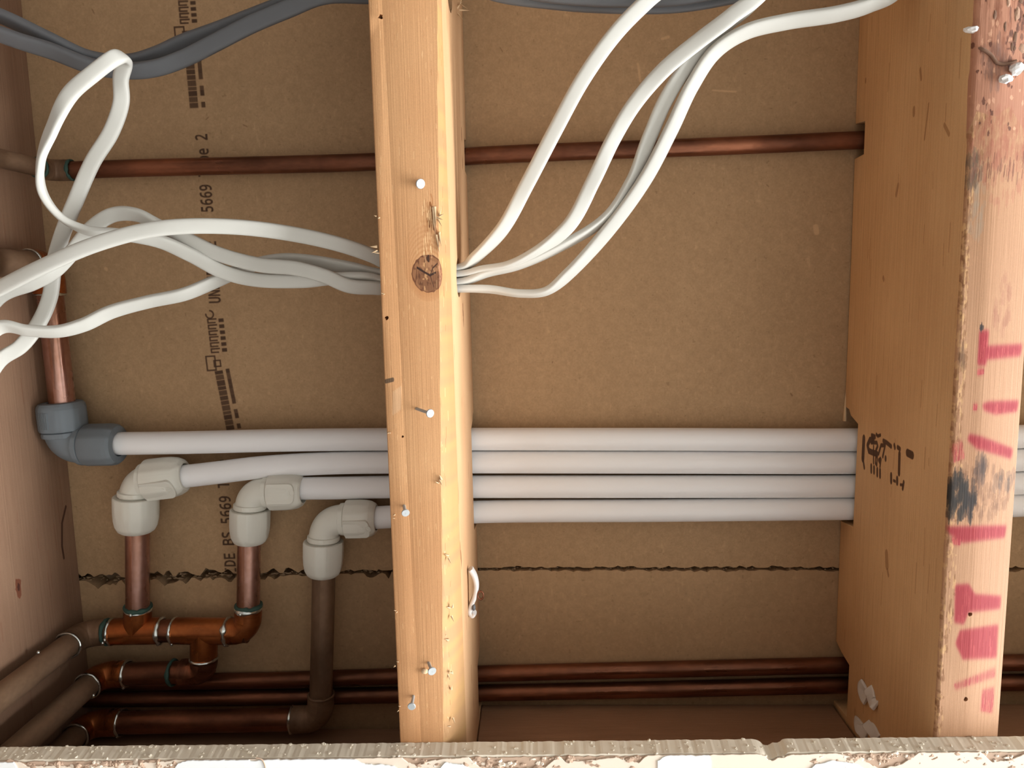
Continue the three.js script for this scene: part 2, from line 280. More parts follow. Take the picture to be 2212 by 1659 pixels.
const CUL = -0.1073, CUR = -0.0605, RUL = 0.288, RUR = 0.3335, LUL = -0.507, LUR = -0.46;
const waneEdge = (v) => 0.0012 + 0.0128 * Math.max(0, Math.min(1, (0.19 - v) / 0.53)) + 0.0009 * fbm(v * 60, 1.5, 3);   // how far the rounded arris eats into the underside
{ // the middle joist
  const front = woodFront(1.7, [218, 168, 119], [194, 138, 90], (x, X, Y) => {
    const U = (u) => X(u - CUL);
    // the waney strip along the right arris is bare pale wood
    { for (let j = 0; j < 2048; j += 2) { const v = 0.62 * (1 - j / 2048) - 0.37, e = X(CUR - waneEdge(v) - CUL); x.fillStyle = 'rgba(' + Math.round(178 + 6 * noise(j * 0.05, 3)) + ',' + Math.round(138 + 6 * noise(j * 0.05, 3)) + ',90,0.9)'; x.fillRect(e, j, 448 - e, 2); } for (let i = 0; i < 60; i++) { const v = rr(-0.34, 0.2), e = X(CUR - waneEdge(v) - CUL) + rr(0, 60); streak(x, [[e, Y(v)], [e + rr(-3, 3), Y(v) + rr(6, 26)]], rr(1.5, 4), i % 3 ? 'rgba(134,88,48,0.5)' : 'rgba(214,180,132,0.7)'); } }
    // knot with its crack, and the grain that swirls round it
    const [ku, kv] = [-.0736, .0105], kx = U(ku), ky = Y(kv), s = 448 / 0.065, t = 2048 / 0.62;
    for (let i = 7; i > 0; i--) { x.strokeStyle = 'rgba(176,112,62,' + (0.10 + 0.03 * (7 - i)) + ')'; x.lineWidth = 5; x.beginPath(); x.ellipse(kx, ky - i * 4, (0.0105 + i * 0.0009) * s, (0.0125 + i * 0.0021) * t, 0, 0, 6.3); x.stroke(); }
    blot(x, kx, ky, 0.0114 * s, 0.0130 * t, 'rgba(112,66,38,1)', 40, 0.03); blot(x, kx, ky, 0.0106 * s, 0.0121 * t, 'rgba(152,104,68,1)', 40, 0.05); blot(x, kx + 3, ky + 12, 0.0088 * s, 0.0085 * t, 'rgba(128,84,54,0.85)', 40, 0.12); blot(x, kx + 10, ky - 14, 0.006 * s, 0.005 * t, 'rgba(174,124,84,0.7)', 30, 0.2);
    for (let i = 0; i < 46; i++) { const a = rr(0, 6.3), q = Math.sqrt(rnd()) * 0.95; blot(x, kx + Math.cos(a) * q * 0.0105 * s, ky + Math.sin(a) * q * 0.012 * t, rr(2, 6), rr(2, 6), i % 5 ? 'rgba(92,52,28,0.55)' : 'rgba(206,158,108,0.8)', 7); }
    streak(x, [[kx - 52, ky - 14], [kx - 20, ky - 4], [kx + 8, ky + 4], [kx + 34, ky - 2]], 5, 'rgba(48,24,12,0.95)'); streak(x, [[kx + 8, ky + 4], [kx + 22, ky - 12], [kx + 44, ky - 22]], 3.5, 'rgba(56,28,14,0.9)'); streak(x, [[kx + 10, ky + 6], [kx + 24, ky + 30]], 2.5, 'rgba(56,28,14,0.8)');
    blot(x, kx + 4, ky - 34, 8, 7, 'rgba(58,30,14,0.9)', 9); streak(x, [[kx - 62, ky + 18], [kx - 54, ky - 12]], 3, 'rgba(90,48,20,0.8)');
    // torn grain running up from the knot
    for (const [a, b, w, c] of [[[-.0707, .0577], [-.0691, .0483], 10, 'rgba(150,92,46,0.9)'], [[-.0687, .053], [-.0684, .0415], 13, 'rgba(112,62,26,0.95)'], [[-.0684, .0421], [-.0667, .0352], 12, 'rgba(134,78,36,0.9)'], [[-.0727, .0472], [-.0719, .0428], 9, 'rgba(124,72,34,0.9)'], [[-.067, .0365], [-.065, .0295], 6, 'rgba(140,84,42,0.9)'], [[-.0699, .0638], [-.0691, .0576], 5, 'rgba(190,130,80,0.9)']]) streak(x, [[U(a[0]), Y(a[1])], [(U(a[0]) + U(b[0])) / 2 + 3, (Y(a[1]) + Y(b[1])) / 2], [U(b[0]), Y(b[1])]], w, c);
    for (let i = 0; i < 60; i++) { const px = kx + rr(-18, 24), py = Y(rr(0.022, 0.062)); streak(x, [[px, py], [px + rr(-3, 3), py + rr(8, 26)]], rr(1, 3.2), rnd() < 0.5 ? 'rgba(255,218,166,0.75)' : 'rgba(158,98,52,0.6)'); }
    // saw fuzz on the planed face, a pencil tick, small stains
    for (let i = 0; i < 240; i++) { const px = rr(0, 300), py = Y(rr(-0.33, 0.19)); streak(x, [[px, py], [px + rr(-2, 2), py + rr(3, 18)]], rr(0.7, 2), rnd() < 0.75 ? 'rgba(255,220,168,0.5)' : 'rgba(170,108,60,0.45)'); }
    { const a = [-.1064, -.064], b = [-.1011, -.0628]; streak(x, [[U(a[0]), Y(a[1])], [U(b[0]), Y(b[1])]], 10, 'rgba(84,66,50,0.8)'); }
    { const a = [-.0988, -.0793]; for (let i = 0; i < 5; i++) streak(x, [[U(a[0]) - 22 + i * 9, Y(a[1]) + 26 - i * 3], [U(a[0]) - 16 + i * 9, Y(a[1]) - 24 - i * 3]], 8, 'rgba(226,196,164,0.35)'); }
  });
  const g = joistGeometry({ uL: CUL, uR: CUR, vMin: -2.29, vMax: 1.09, backs: backEdge(3, 0.0015, -0.0055), holes: [[0.0083, -0.076, 0.0155], [0.226, -0.07, 0.02]], nailHoles: [[-.0994, .1794, 0.0016], [-.1039, -.0195, 0.0014], [-.0959, -.1037, 0.0009]], waneU: waneEdge, waneW: (v) => 0.016 + 1.1 * waneEdge(v) });
  const side = woodSide(2.9, [214, 172, 128], [186, 140, 98], (x, X, Y) => {
    for (const [w, v] of [[-.1361, .13], [-.1374, .1072], [-.1041, -.0173], [-.1056, -.0259], [-.0278, -.1988], [-.0326, -.2065]]) blot(x, X(w), Y(v), 7, 14, 'rgba(120,70,36,0.85)', 9);
    for (let i = 0; i < 26; i++) blot(x, rr(0, 512), rr(0, 1536), rr(2, 6), rr(5, 22), 'rgba(140,86,48,0.4)', 8);
  });
  const j = thing('wooden_joist', 'pale timber joist with a knot and protruding nails in the middle of the cavity', 'joist');
  part('timber', g, [front, side], j);
  // splinters and fuzz standing off the wood
  const tuft = (name, p, dirs, size, label) => {
    const gs = dirs.map(([a, b, c]) => { const L = Math.hypot(a, b, c), q = new THREE.ConeGeometry(size * rr(0.10, 0.2), L, 5); q.translate(0, L / 2, 0); q.applyQuaternion(new THREE.Quaternion().setFromUnitVectors(new THREE.Vector3(0, 1, 0), new THREE.Vector3(a, b, c).normalize())); q.translate(p[0] + rr(-0.4, 0.4) * size, p[1] + rr(-0.6, 0.6) * size, p[2]); return q; });
    part(name, merge(gs), M.splinter, j, label);
  };
  tuft('splinter', [-.0605, .2306, -.131], [[0.006, -0.003, 0.004], [0.008, -0.006, 0.002], [0.005, 0.004, 0.004], [0.007, -0.009, 0.003], [0.004, 0.007, 0.002], [0.009, -0.001, 0.001]], 0.006, 'frayed tuft of wood fibre');
  tuft('splinter', [-.1063, .0274, -.001], [[-0.006, 0.0008, 0.001], [-0.004, -0.002, 0.002], [-0.005, 0.0, 0.001]], 0.006, 'pale splinter on the arris');
  tuft('splinter', [-.066, .0483, 0], [[0.004, 0.001, 0.004], [0.005, -0.002, 0.003], [0.003, -0.006, 0.003], [0.002, 0.006, 0.002]], 0.005, 'curled splinter above the knot');
  tuft('splinter', [-.0685, .0576, 0], [[0.0008, -0.013, 0.0015], [-0.001, -0.016, 0.0012], [0.002, -0.018, 0.001], [0.0015, -0.022, 0.0015]], 0.006, 'torn strip of grain above the knot');
  tuft('splinter', [-.0666, .0374, 0], [[0.0015, -0.011, 0.0015], [-0.001, -0.012, 0.0012], [0.002, -0.014, 0.001]], 0.005, 'torn strip of grain beside the knot');
  for (const p of [[-.1052, -.1621, 0], [-.1066, -.2359, 0], [-.1068, -.2756, 0], [-.1069, -.3106, 0], [-.1073, .0492, 0], [-.1061, -.0044, 0], [-.105, -.0992, 0]]) tuft('splinter', p, [[-0.0016, 0.0006, 0.0008], [-0.0012, -0.001, 0.001]], 0.004);
  for (const [p, d] of [[[-.0672, -.1938, -.002], 1], [[-.0668, -.2369, -.004], 2], [[-.0712, -.1375, 0], 3], [[-.0682, -.2847, -.003], 4], [[-.07, -.2945, -.004], 5], [[-.0695, -.3242, -.004], 6], [[-.0697, -.2574, -.003], 7]]) tuft('splinter', p, [[rr(-0.003, 0.003), 0.004, 0.002], [0.002, -0.004, 0.002], [-0.002, 0.002, 0.003]], 0.006);
  finish(j);
}

{ // the right joist: red lettering, a grade stamp, a broken and stained top end
  const front = woodFront(6.3, [190, 146, 110], [166, 120, 84], (x, X, Y) => {
    const P = (p) => [X(p[0] - RUL), Y(p[1])];
    // raw sawn left arris
    for (let i = 0; i < 520; i++) { const v = rr(-0.33, 0.12), e = 0.004 + 0.007 * Math.abs(fbm(v * 9, 2.2, 3)) * 2; blot(x, X(rnd() * e), Y(v), rr(2, 7), rr(3, 11), rnd() < 0.55 ? 'rgba(214,170,118,0.55)' : 'rgba(130,84,50,0.45)', 9); }
    // red sprayed letters, cut off by the saw
    const red = (pts, a = 0.9) => { const q = pts.map(P), n = 70; x.save(); x.beginPath(); q.forEach((p, i) => x[i ? 'lineTo' : 'moveTo'](p[0], p[1])); x.closePath(); x.fillStyle = 'rgba(146,10,28,' + a * 0.9 + ')'; x.filter = 'blur(5px)'; x.fill(); x.filter = 'none'; x.clip();
      const xs = q.map((p) => p[0]), ys = q.map((p) => p[1]); for (let i = 0; i < n; i++) { const px = rr(Math.min(...xs), Math.max(...xs)), py = rr(Math.min(...ys), Math.max(...ys)); streak(x, [[px, py], [px, py + rr(8, 40)]], rr(1, 3), rnd() < 0.5 ? 'rgba(206,104,92,0.4)' : 'rgba(150,16,38,0.35)'); } x.restore(); };
    red([[.3023, -.0357], [.3085, -.0359], [.308, -.0593], [.3024, -.0592]]); red([[.3073, -.0466], [.3313, -.0458], [.3306, -.0533], [.3072, -.0555]]); red([[.3026, -.0618], [.3069, -.0619], [.3069, -.0657], [.3025, -.0663]], 0.55);
    red([[.3072, -.0869], [.3115, -.0851], [.3315, -.0847], [.3307, -.0918], [.3164, -.0936], [.3087, -.0908]]); red([[.3012, -.0862], [.304, -.0862], [.3037, -.0908], [.3012, -.0907]], 0.5);
    red([[.2997, -.1077], [.308, -.1097], [.3299, -.1186], [.3291, -.1251], [.3053, -.1176], [.2986, -.1116]]); red([[.2881, -.1147], [.2948, -.1115], [.2975, -.1247], [.2901, -.1279]], 0.3);
    red([[.2881, -.1741], [.3291, -.1738], [.3283, -.1819], [.2997, -.1857], [.2897, -.1788]]); red([[.2911, -.1815], [.2982, -.1816], [.2979, -.1877], [.2934, -.187]], 0.6);
    red([[.2963, -.2172], [.3054, -.2166], [.3104, -.2242], [.3286, -.2258], [.3285, -.2348], [.3066, -.2374], [.3038, -.2465], [.2972, -.2451]]);
    red([[.3015, -.2514], [.328, -.2473], [.3283, -.272], [.3047, -.2733], [.2988, -.2612]], 0.85);
    red([[.2992, -.2925], [.3281, -.2798], [.3285, -.2869], [.3008, -.2968]], 0.4); red([[.3199, -.2969], [.3284, -.2948], [.3283, -.3149], [.3196, -.3134]], 0.45);
    // black and grey stains
    const st = (p, rx, ry, c, n, k = 1) => { const q = P(p); for (let i = 0; i < n; i++) { const a = rr(0, 6.3), e = Math.sqrt(rnd()); blot(x, q[0] + Math.cos(a) * e * rx, q[1] + Math.sin(a) * e * ry, k * rr(4, 14), k * rr(8, 24), c, 16, 0.3); } };
    st([.3087, -.1487], 150, 66, 'rgba(98,64,40,0.2)', 110); st([.2933, -.1519], 60, 52, 'rgba(36,28,22,0.42)', 90); st([.3038, -.1564], 22, 40, 'rgba(40,30,24,0.4)', 24); st([.3087, -.1321], 26, 30, 'rgba(70,50,40,0.30)', 26); st([.3289, -.1417], 70, 20, 'rgba(60,52,44,0.2)', 20);
    st([.3163, -.0191], 40, 60, 'rgba(150,92,70,0.18)', 26); st([.3034, -.0339], 10, 6, 'rgba(40,30,26,0.7)', 6, 0.5); st([.2921, -.0533], 12, 24, 'rgba(110,78,50,0.25)', 14);
    st([.2954, .049], 40, 90, 'rgba(160,140,120,0.28)', 34); st([.2904, .0716], 46, 34, 'rgba(96,76,60,0.36)', 30); st([.3084, .0815], 130, 120, 'rgba(164,98,74,0.26)', 90);
    // papery brown remains of the old ceiling edge, pitted, at the broken end
    { const edge = [[.2863, .091], [.2918, .1085], [.304, .1047], [.3125, .1109], [.3207, .0989], [.3273, .0899]].map(P); x.beginPath(); edge.forEach((p, i) => x[i ? 'lineTo' : 'moveTo'](p[0], p[1])); x.lineTo(448, 0); x.lineTo(-20, 0); x.closePath(); x.fillStyle = 'rgba(172,118,92,0.8)'; x.fill(); }
    st([.3078, .0904], 130, 60, 'rgba(150,88,62,0.22)', 80); st([.3019, .1372], 60, 50, 'rgba(120,86,74,0.30)', 40); st([.3104, .1656], 110, 110, 'rgba(122,70,46,0.25)', 70); st([.3152, .1597], 50, 100, 'rgba(62,32,20,0.45)', 34, 0.7); st([.2913, .1662], 60, 120, 'rgba(192,138,108,0.35)', 40);
    for (let i = 0; i < 70; i++) { const q = P([rr(RUL, RUR), rr(0.09, 0.19)]); blot(x, q[0], q[1], rr(2, 8), rr(2, 9), rnd() < 0.6 ? 'rgba(86,46,30,0.75)' : 'rgba(222,172,138,0.6)', 12); }
    for (let i = 0; i < 60; i++) { const q = P([rr(RUL + 0.004, RUR), rr(0.068, 0.082)]); streak(x, [q, [q[0] - 2, q[1] + rr(6, 26)]], rr(2, 5), 'rgba(110,66,46,0.55)'); }
  });
  const side = woodSide(5.1, [224, 184, 136], [194, 150, 104], (x, X, Y) => {
    const P = (p) => [X(p[0]), Y(p[1])], ink = 'rgba(70,40,14,0.9)', S = (w, ...pts) => streak(x, pts.map(P), w, ink);
    // grade stamp
    S(16, [-.1368, -.1391], [-.137, -.1567]); S(8, [-.137, -.1567], [-.1335, -.1643]);
    S(11, [-.1181, -.1368], [-.1251, -.1375], [-.1291, -.1433], [-.1259, -.1475], [-.1197, -.1474], [-.1102, -.1468]); S(7, [-.1222, -.1394], [-.1119, -.1372], [-.11, -.1399], [-.113, -.1442]); S(6, [-.1176, -.1416], [-.1163, -.1559]);
    S(7, [-.1077, -.1458], [-.1042, -.1379], [-.0969, -.1363], [-.1001, -.1465]); S(9, [-.0951, -.1465], [-.095, -.1476]);
    S(6, [-.1126, -.149], [-.1128, -.1551], [-.1101, -.1564], [-.1099, -.1496], [-.1126, -.149]); S(6, [-.104, -.149], [-.1072, -.1513], [-.1045, -.1531], [-.1031, -.1496], [-.1042, -.1562]);
    for (const [a, b] of [[[-.1204, -.1594], [-.1199, -.1642]], [[-.115, -.1597], [-.1146, -.1637]], [[-.1089, -.1598], [-.1085, -.1645]], [[-.1039, -.1593], [-.1034, -.1644]]]) S(9, a, b);
    S(9, [-.1219, -.1332], [-.1158, -.1331]); S(6, [-.1135, -.1303], [-.1108, -.1313], [-.1059, -.1295]); S(8, [-.1005, -.1332], [-.0947, -.1335], [-.0866, -.1349]); S(8, [-.0813, -.1329], [-.0803, -.1346]); S(8, [-.0758, -.1333], [-.072, -.1339]);
    S(11, [-.0723, -.1381], [-.0716, -.1535]); S(13, [-.0601, -.1342], [-.0522, -.1346]);
    S(10, [-.0843, -.1583], [-.0838, -.1636]); S(5, [-.08, -.1618], [-.0769, -.1617]); S(10, [-.0741, -.1587], [-.0738, -.162]); S(5, [-.0685, -.1621], [-.0641, -.1613]); S(8, [-.0635, -.1589], [-.0645, -.164]);
    // resin streaks and bruises in the grain
    for (const [a, b, w] of [[[-.0544, .1258], [-.0579, .102], 5], [[-.0758, .1271], [-.0755, .1237], 10], [[-.0951, .0738], [-.0975, .0669], 9], [[-.0859, -.2257], [-.0841, -.2354], 15], [[-.083, -.239], [-.081, -.2422], 8], [[-.1134, .0015], [-.1124, 0], 8], [[-.1622, .1714], [-.1621, .1699], 7], [[-.069, .1539], [-.067, .1468], 7], [[-.0316, .1064], [-.025, .0988], 7]]) streak(x, [P(a), P(b)], w, 'rgba(112,68,32,0.4)');
    for (let i = 0; i < 60; i++) { const px = rr(0, 512), py = rr(0, 1536); streak(x, [[px, py], [px + rr(-3, 3), py + rr(10, 60)]], rr(1, 4), 'rgba(126,78,36,0.25)'); }
  });
  const bite = (v) => 0.0022 + 0.0012 * Math.abs(fbm(v * 120, 4, 3)) + (v > 0.09 ? 0.0035 * Math.abs(fbm(v * 45, 8, 3)) + 0.001 : 0);
  const g = joistGeometry({ uL: RUL, uR: RUR, vMin: -2.29, vMax: 1.09, backs: backEdge(11, 0.002), holes: [[0.226, -0.07, 0.02]], nailHoles: [[.308, -.2392, 0.0016], [.3085, -.3044, 0.0016]], waneU: () => 0.0012, waneW: () => 0.0012, waneLeft: bite });
  const j = thing('wooden_joist', 'timber joist on the right with red sprayed letters and a black grade stamp', 'joist');
  part('timber', g, [front, side], j);
  // broken fibres and plaster bits on the damaged end
  const chip = (name, p, r, m, sx = 1, sy = 1, sz = 0.6, label) => { const q = new THREE.IcosahedronGeometry(r, 1), a = q.attributes.position; for (let i = 0; i < a.count; i++) { const k = 1 + 0.45 * (hash(Math.round(a.getX(i) * 9e5), Math.round(a.getY(i) * 9e5 + a.getZ(i) * 5e5)) - 0.5); a.setXYZ(i, a.getX(i) * k * sx, a.getY(i) * k * sy, a.getZ(i) * k * sz); } q.computeVertexNormals(); q.translate(...p); return part(name, q, m, j, label); };
  chip('plaster_chip', [.3139, .1332, .003], 0.004, M.whitePlastic, 1.1, 1, 0.7, 'white crumb of plaster'); chip('plaster_chip', [.3078, .1276, .003], 0.0032, M.whitePlastic, 1.3, 1, 0.7, 'white crumb of plaster'); chip('plaster_chip', [.2881, .1604, -.003], 0.0036, M.whitePlastic, 1.6, 0.6, 0.9, 'white crumb of plaster');
  const brown = mat({ color: rgb(0.20, 0.11, 0.07), roughness: 0.95 }), pale = mat({ color: rgb(0.46, 0.28, 0.19), roughness: 0.95 });
  for (let i = 0; i < 22; i++) { const v = rr(0.12, 0.195), u = rr(RUL + 0.006, RUR - 0.002); chip('broken_fibre', [u, v, 0], rr(0.0012, 0.003), i % 3 ? brown : pale, rr(0.4, 1), rr(0.8, 2.2), rr(0.1, 0.22)); }
  part('root_crack', new THREE.TubeGeometry(new THREE.CatmullRomCurve3([[.2909, .1484, -.0015], [.2927, .1471, .0005], [.2981, .1434, .0008], [.3028, .1381, .0008], [.3088, .1374, .0008], [.3148, .139, .0005]].map(V3)), 30, 0.0011, 6), brown, j, 'thin dark root-like fibre');
  part('splinter', merge([new THREE.ConeGeometry(0.0028, 0.03, 6).scale(0.6, 1, 1).translate(.2878, -.1155, -.178)]), M.splinter, j, 'pale split at the notch');
  finish(j);
}
{ // the left joist: only its right side shows
  const side = woodSide(9.4, [156, 124, 98], [128, 96, 74], (x, X, Y) => {
    const P = (p) => [X(p[0]), Y(p[1])];
    streak(x, [[-.1704, -.2031], [-.1625, -.2168], [-.1591, -.2388], [-.1601, -.2507]].map(P), 7, 'rgba(60,30,16,0.85)');
    { const q = P([-.0961, -.2534]); blot(x, q[0], q[1], 12, 17, 'rgba(110,56,34,0.8)', 12); blot(x, q[0], q[1], 5, 7, 'rgba(60,26,14,0.8)', 9); }
    for (let i = 0; i < 70; i++) { const px = rr(0, 512), py = rr(0, 1536); streak(x, [[px, py], [px + rr(-4, 4), py + rr(10, 80)]], rr(1, 5), 'rgba(120,70,44,0.22)'); }
  });
  const g = joistGeometry({ uL: LUL, uR: LUR, vMin: -2.29, vMax: 1.09, backs: [[-2.29, BACK], [1.09, BACK]], holes: [[0.241, -0.067, 0.024], [-0.014, -0.045, 0.0135], [-0.042, -0.05, 0.0125], [-0.068, -0.03, 0.0122], [-0.092, -0.05, 0.0122]], waneU: () => 0.002, waneW: () => 0.002 });
  const j = thing('wooden_joist', 'brown timber joist at the left edge, seen from its side', 'joist');
  part('timber', g, [woodFront(3.3, [236, 184, 136], [208, 150, 100]), side], j);
  finish(j);
}
// ---------- short timbers between the joists at the lower end ----------
{
  const nog = mat({ map: (() => { const [c] = woodCanvas(512, 1024, 0.18, 0.36, [168, 128, 98], [126, 92, 66], 4.4); const t = texOf(c); return t; })(), roughness: 0.8 });
  const one = (u0, u1, v1, label) => {
    const o = thing('wooden_noggin', label, 'timber', 'noggins between the joists');
    const s = new THREE.Shape(); s.moveTo(u0, 0); s.lineTo(u1, 0); s.lineTo(u1, 0.172); s.lineTo(u0, 0.172); s.closePath();
    const g = new THREE.ExtrudeGeometry(s, { depth: 0.044, bevelEnabled: true, bevelSize: 0.0015, bevelThickness: 0.0015, bevelSegments: 2 }); g.rotateX(Math.PI / 2); g.translate(0, v1 - 0.0015, -0.175);
    const p = g.attributes.position; for (let i = 0; i < p.count; i++) g.attributes.uv.setXY(i, (p.getZ(i) + 0.18) / 0.18, (p.getX(i) + 0.5) / 0.36);
    part('timber', g, nog, o); finish(o);
  };
  one(CUR + 0.002, RUL - 0.004, -0.413, 'brown timber noggin at the bottom between the middle and right joists');
  one(LUR + 0.002, CUL - 0.002, -0.4385, 'dark timber noggin at the bottom between the left and middle joists');
  one(RUR + 0.002, RUR + 0.35, -0.413, 'timber noggin at the bottom right edge, right of the red-lettered joist');
}

// ---------- pipes ----------
// a run of points with rounded corners of radius r
function filleted(pts, r) {
  const path = new THREE.CurvePath(), P = pts.map(V3); let at = P[0];
  for (let i = 1; i < P.length - 1; i++) {
    const a = P[i].clone().sub(P[i - 1]).normalize(), b = P[i + 1].clone().sub(P[i]).normalize(), s = P[i].clone().addScaledVector(a, -r), e = P[i].clone().addScaledVector(b, r);
    path.add(new THREE.LineCurve3(at, s)); path.add(new THREE.QuadraticBezierCurve3(s, P[i], e)); at = e;
  }
  path.add(new THREE.LineCurve3(at, P[P.length - 1])); return path;
}
const scaleUV = (g, a, b) => { const uv = g.attributes.uv; for (let i = 0; i < uv.count; i++) uv.setXY(i, uv.getX(i) * a, uv.getY(i) * b); return g; };
const tube = (a, b, r, n = 24) => { const A = V3(a), B = V3(b), L = A.distanceTo(B), g = new THREE.CylinderGeometry(r, r, L, n, 1, false); scaleUV(g, 0.4, L * 4); g.applyQuaternion(new THREE.Quaternion().setFromUnitVectors(new THREE.Vector3(0, 1, 0), B.clone().sub(A).normalize())); const m = A.add(B).multiplyScalar(0.5); g.translate(m.x, m.y, m.z); return g; };
const bent = (pts, fr, r, n = 24, seg = 40) => scaleUV(new THREE.TubeGeometry(filleted(pts, fr), seg, r, n), 0.6, 0.4);
const smoothTube = (pts, r, seg = 80, n = 24) => scaleUV(new THREE.TubeGeometry(new THREE.CatmullRomCurve3(pts.map(V3), false, 'centripetal'), seg, r, n), 3, 0.4);
const lathe = (profile, at, dir, n = 40) => { const g = new THREE.LatheGeometry(profile.map(([r, y]) => new THREE.Vector2(r, y)), n); const h = mergeVertices(g); h.computeVertexNormals(); const c = toCreasedNormals(h, 0.6); c.applyQuaternion(new THREE.Quaternion().setFromUnitVectors(new THREE.Vector3(0, 1, 0), V3(dir).normalize())); c.translate(...at); return c; };
const along = (p, d, t) => [p[0] + d[0] * t, p[1] + d[1] * t, p[2] + d[2] * t];
const unit = (a, b) => { const d = V3(b).sub(V3(a)).normalize(); return [d.x, d.y, d.z]; };
// lumpy ring of solder round a pipe
function solderRing(at, dir, r, wide, k, blob = 0.25) {
  const g = new THREE.TorusGeometry(r, wide, 10, 36), p = g.attributes.position;
  for (let i = 0; i < p.count; i++) { const x = p.getX(i), y = p.getY(i), z = p.getZ(i), a = Math.atan2(y, x), h = noise(Math.cos(a) * 1.6 + k * 5.3, Math.sin(a) * 1.6 + k), q = 0.985 + 0.045 * h, s = 1 + 2.2 * blob * Math.max(0, h) + 0.4 * noise(a * 5, k); p.setXYZ(i, x * q, y * q, z * s); }
  g.computeVertexNormals(); g.applyQuaternion(new THREE.Quaternion().setFromUnitVectors(new THREE.Vector3(0, 0, 1), V3(dir).normalize())); g.translate(...at); return g;
}
const drop = (p, r, k) => { const g = new THREE.SphereGeometry(r, 12, 10); g.scale(1, 1.25, 1); g.translate(...p); return g; };
const R22 = 0.0108, FLOOR_W = JOIST_UNDERSIDE - 0.01;
const DOWN = [0, 0, 1];

{ // four white plastic pipes side by side
  const pipe = (pts, label) => { const o = thing('white_plastic_pipe', label, 'pipe', 'white plastic pipes side by side'); part('tube', smoothTube(pts, 0.0107, 120, 32), M.whitePipe, o); finish(o); };
  pipe([[-.4027, -.1372, -.152], [-.33, -.138, -.156], [-.2356, -.1383, -.162], [-.1399, -.1395, -.1655], [.1157, -.1432, -.166], [.2921, -.1461, -.166], [.4455, -.1452, -.166], [.62, -.136, -.166]], 'topmost white plastic pipe, running into the grey elbow');
  pipe([[-.3412, -.1703, -.151], [-.3004, -.1667, -.154], [-.2622, -.1633, -.158], [-.2019, -.1613, -.163], [-.1409, -.1617, -.166], [.1158, -.165, -.166], [.2929, -.1675, -.166], [.447, -.1669, -.166], [.62, -.158, -.166]], 'second white plastic pipe from the top, bending down to the leftmost white elbow');
  pipe([[-.2282, -.1839, -.158], [-.1852, -.185, -.162], [-.142, -.1857, -.166], [.116, -.1884, -.166], [.2938, -.19, -.166], [.4484, -.1888, -.166], [.62, -.1805, -.166]], 'third white plastic pipe from the top, ending at the second white elbow');
  pipe([[-.1592, -.2134, -.158], [-.1158, -.2125, -.162], [-.0589, -.2111, -.166], [.1161, -.2115, -.166], [.2946, -.2114, -.166], [.4499, -.21, -.166], [.62, -.2025, -.166]], 'lowest white plastic pipe, ending at the third white elbow');
}
const font = await new FontLoader().loadAsync('fonts/droid/droid_sans_bold.typeface.json');
// push-fit elbow: bend and two domed socket caps
function elbow(o, C, dH, dV, hs, vs, m, { body = 0.0145, collar = 0.0195, rb = 0.016, flats = true, grey = false } = {}) {
  part('bend', scaleUV(new THREE.TubeGeometry(filleted([along(C, dH, hs[0] + 0.004), C, along(C, dV, vs[0] + 0.004)], rb), 40, body, 32), 1, 1), m, o);
  const cap = (name, d, [s, L], r) => {
    const at = along(C, d, s);
    const prof = grey
      ? [[body, 0], [r * 0.97, 0.0005], [r, 0.002], [r, L * 0.78], [r * 0.97, L * 0.9], [r * 0.88, L * 0.985], [r * 0.8, L], [0.0113, L], [0.0113, L - 0.004], [0.009, L - 0.004]]
      : [[body, 0.0005], [r * 0.94, 0], [r * 0.985, 0.0006], [r, 0.0022], [r * 0.995, L * 0.45], [r * 0.97, L * 0.66], [r * 0.91, L * 0.83], [r * 0.8, L * 0.955], [r * 0.7, L], [0.0114, L], [0.0114, L - 0.004], [0.009, L - 0.004]];
    const c = part(name, lathe(prof, at, d), m, o);
    part('collar_ring', lathe([[body * 0.96, -0.0058], [body * 1.09, -0.0052], [body * 1.11, -0.003], [body * 1.09, -0.001], [body * 0.96, 0.0004]], at, d), m, c);
    return c;
  };
  const h = cap('socket_cap', dH, hs, collar), v = cap('socket_cap', dV, vs, collar * 1.04);
  if (flats) { // raised oblong pad with moulded lettering on the horizontal cap
    const mid = along(C, dH, hs[0] + hs[1] * 0.46), a = Math.atan2(dH[1], dH[0]);
    const s = new THREE.Shape(), l = hs[1] * 0.40, q = collar * 0.50; s.moveTo(-l, -q); s.lineTo(l * 0.6, -q); s.quadraticCurveTo(l, -q, l, 0); s.quadraticCurveTo(l, q, l * 0.6, q); s.lineTo(-l, q); s.closePath();
    const g = new THREE.ExtrudeGeometry(s, { depth: 0.004, bevelEnabled: true, bevelSize: 0.0006, bevelThickness: 0.0006, bevelSegments: 2 }); g.translate(0, 0, collar - 0.0058); g.rotateX(flats === true ? 0 : flats); g.rotateZ(a); g.translate(...mid); part('moulded_pad', g, m, h);
    const t = new TextGeometry('Hep2O', { font, size: 0.0062, depth: 0.0006, curveSegments: 2 }); t.computeBoundingBox(); const bb = t.boundingBox; t.translate(-(bb.min.x + bb.max.x) / 2, -(bb.min.y + bb.max.y) / 2, collar - 0.0014); t.rotateX(flats === true ? 0 : flats); t.rotateZ(a); t.translate(...mid); part('moulded_lettering', t, m, h);
  } else if (grey) {
    for (let i = 0; i < 7; i++) { const t = -0.9 + i * 0.13; part('grip_rib', box(-0.0006, 0.0006, vs[1] * 0.15, vs[1] * 0.72, collar * 1.04 - 0.001, collar * 1.04 + 0.0007).rotateY(t * 0.6).translate(...along(C, dV, vs[0])), m, v); }
  }
  return [h, v];
}
const LAB = 'white plastic push-fit elbow ';
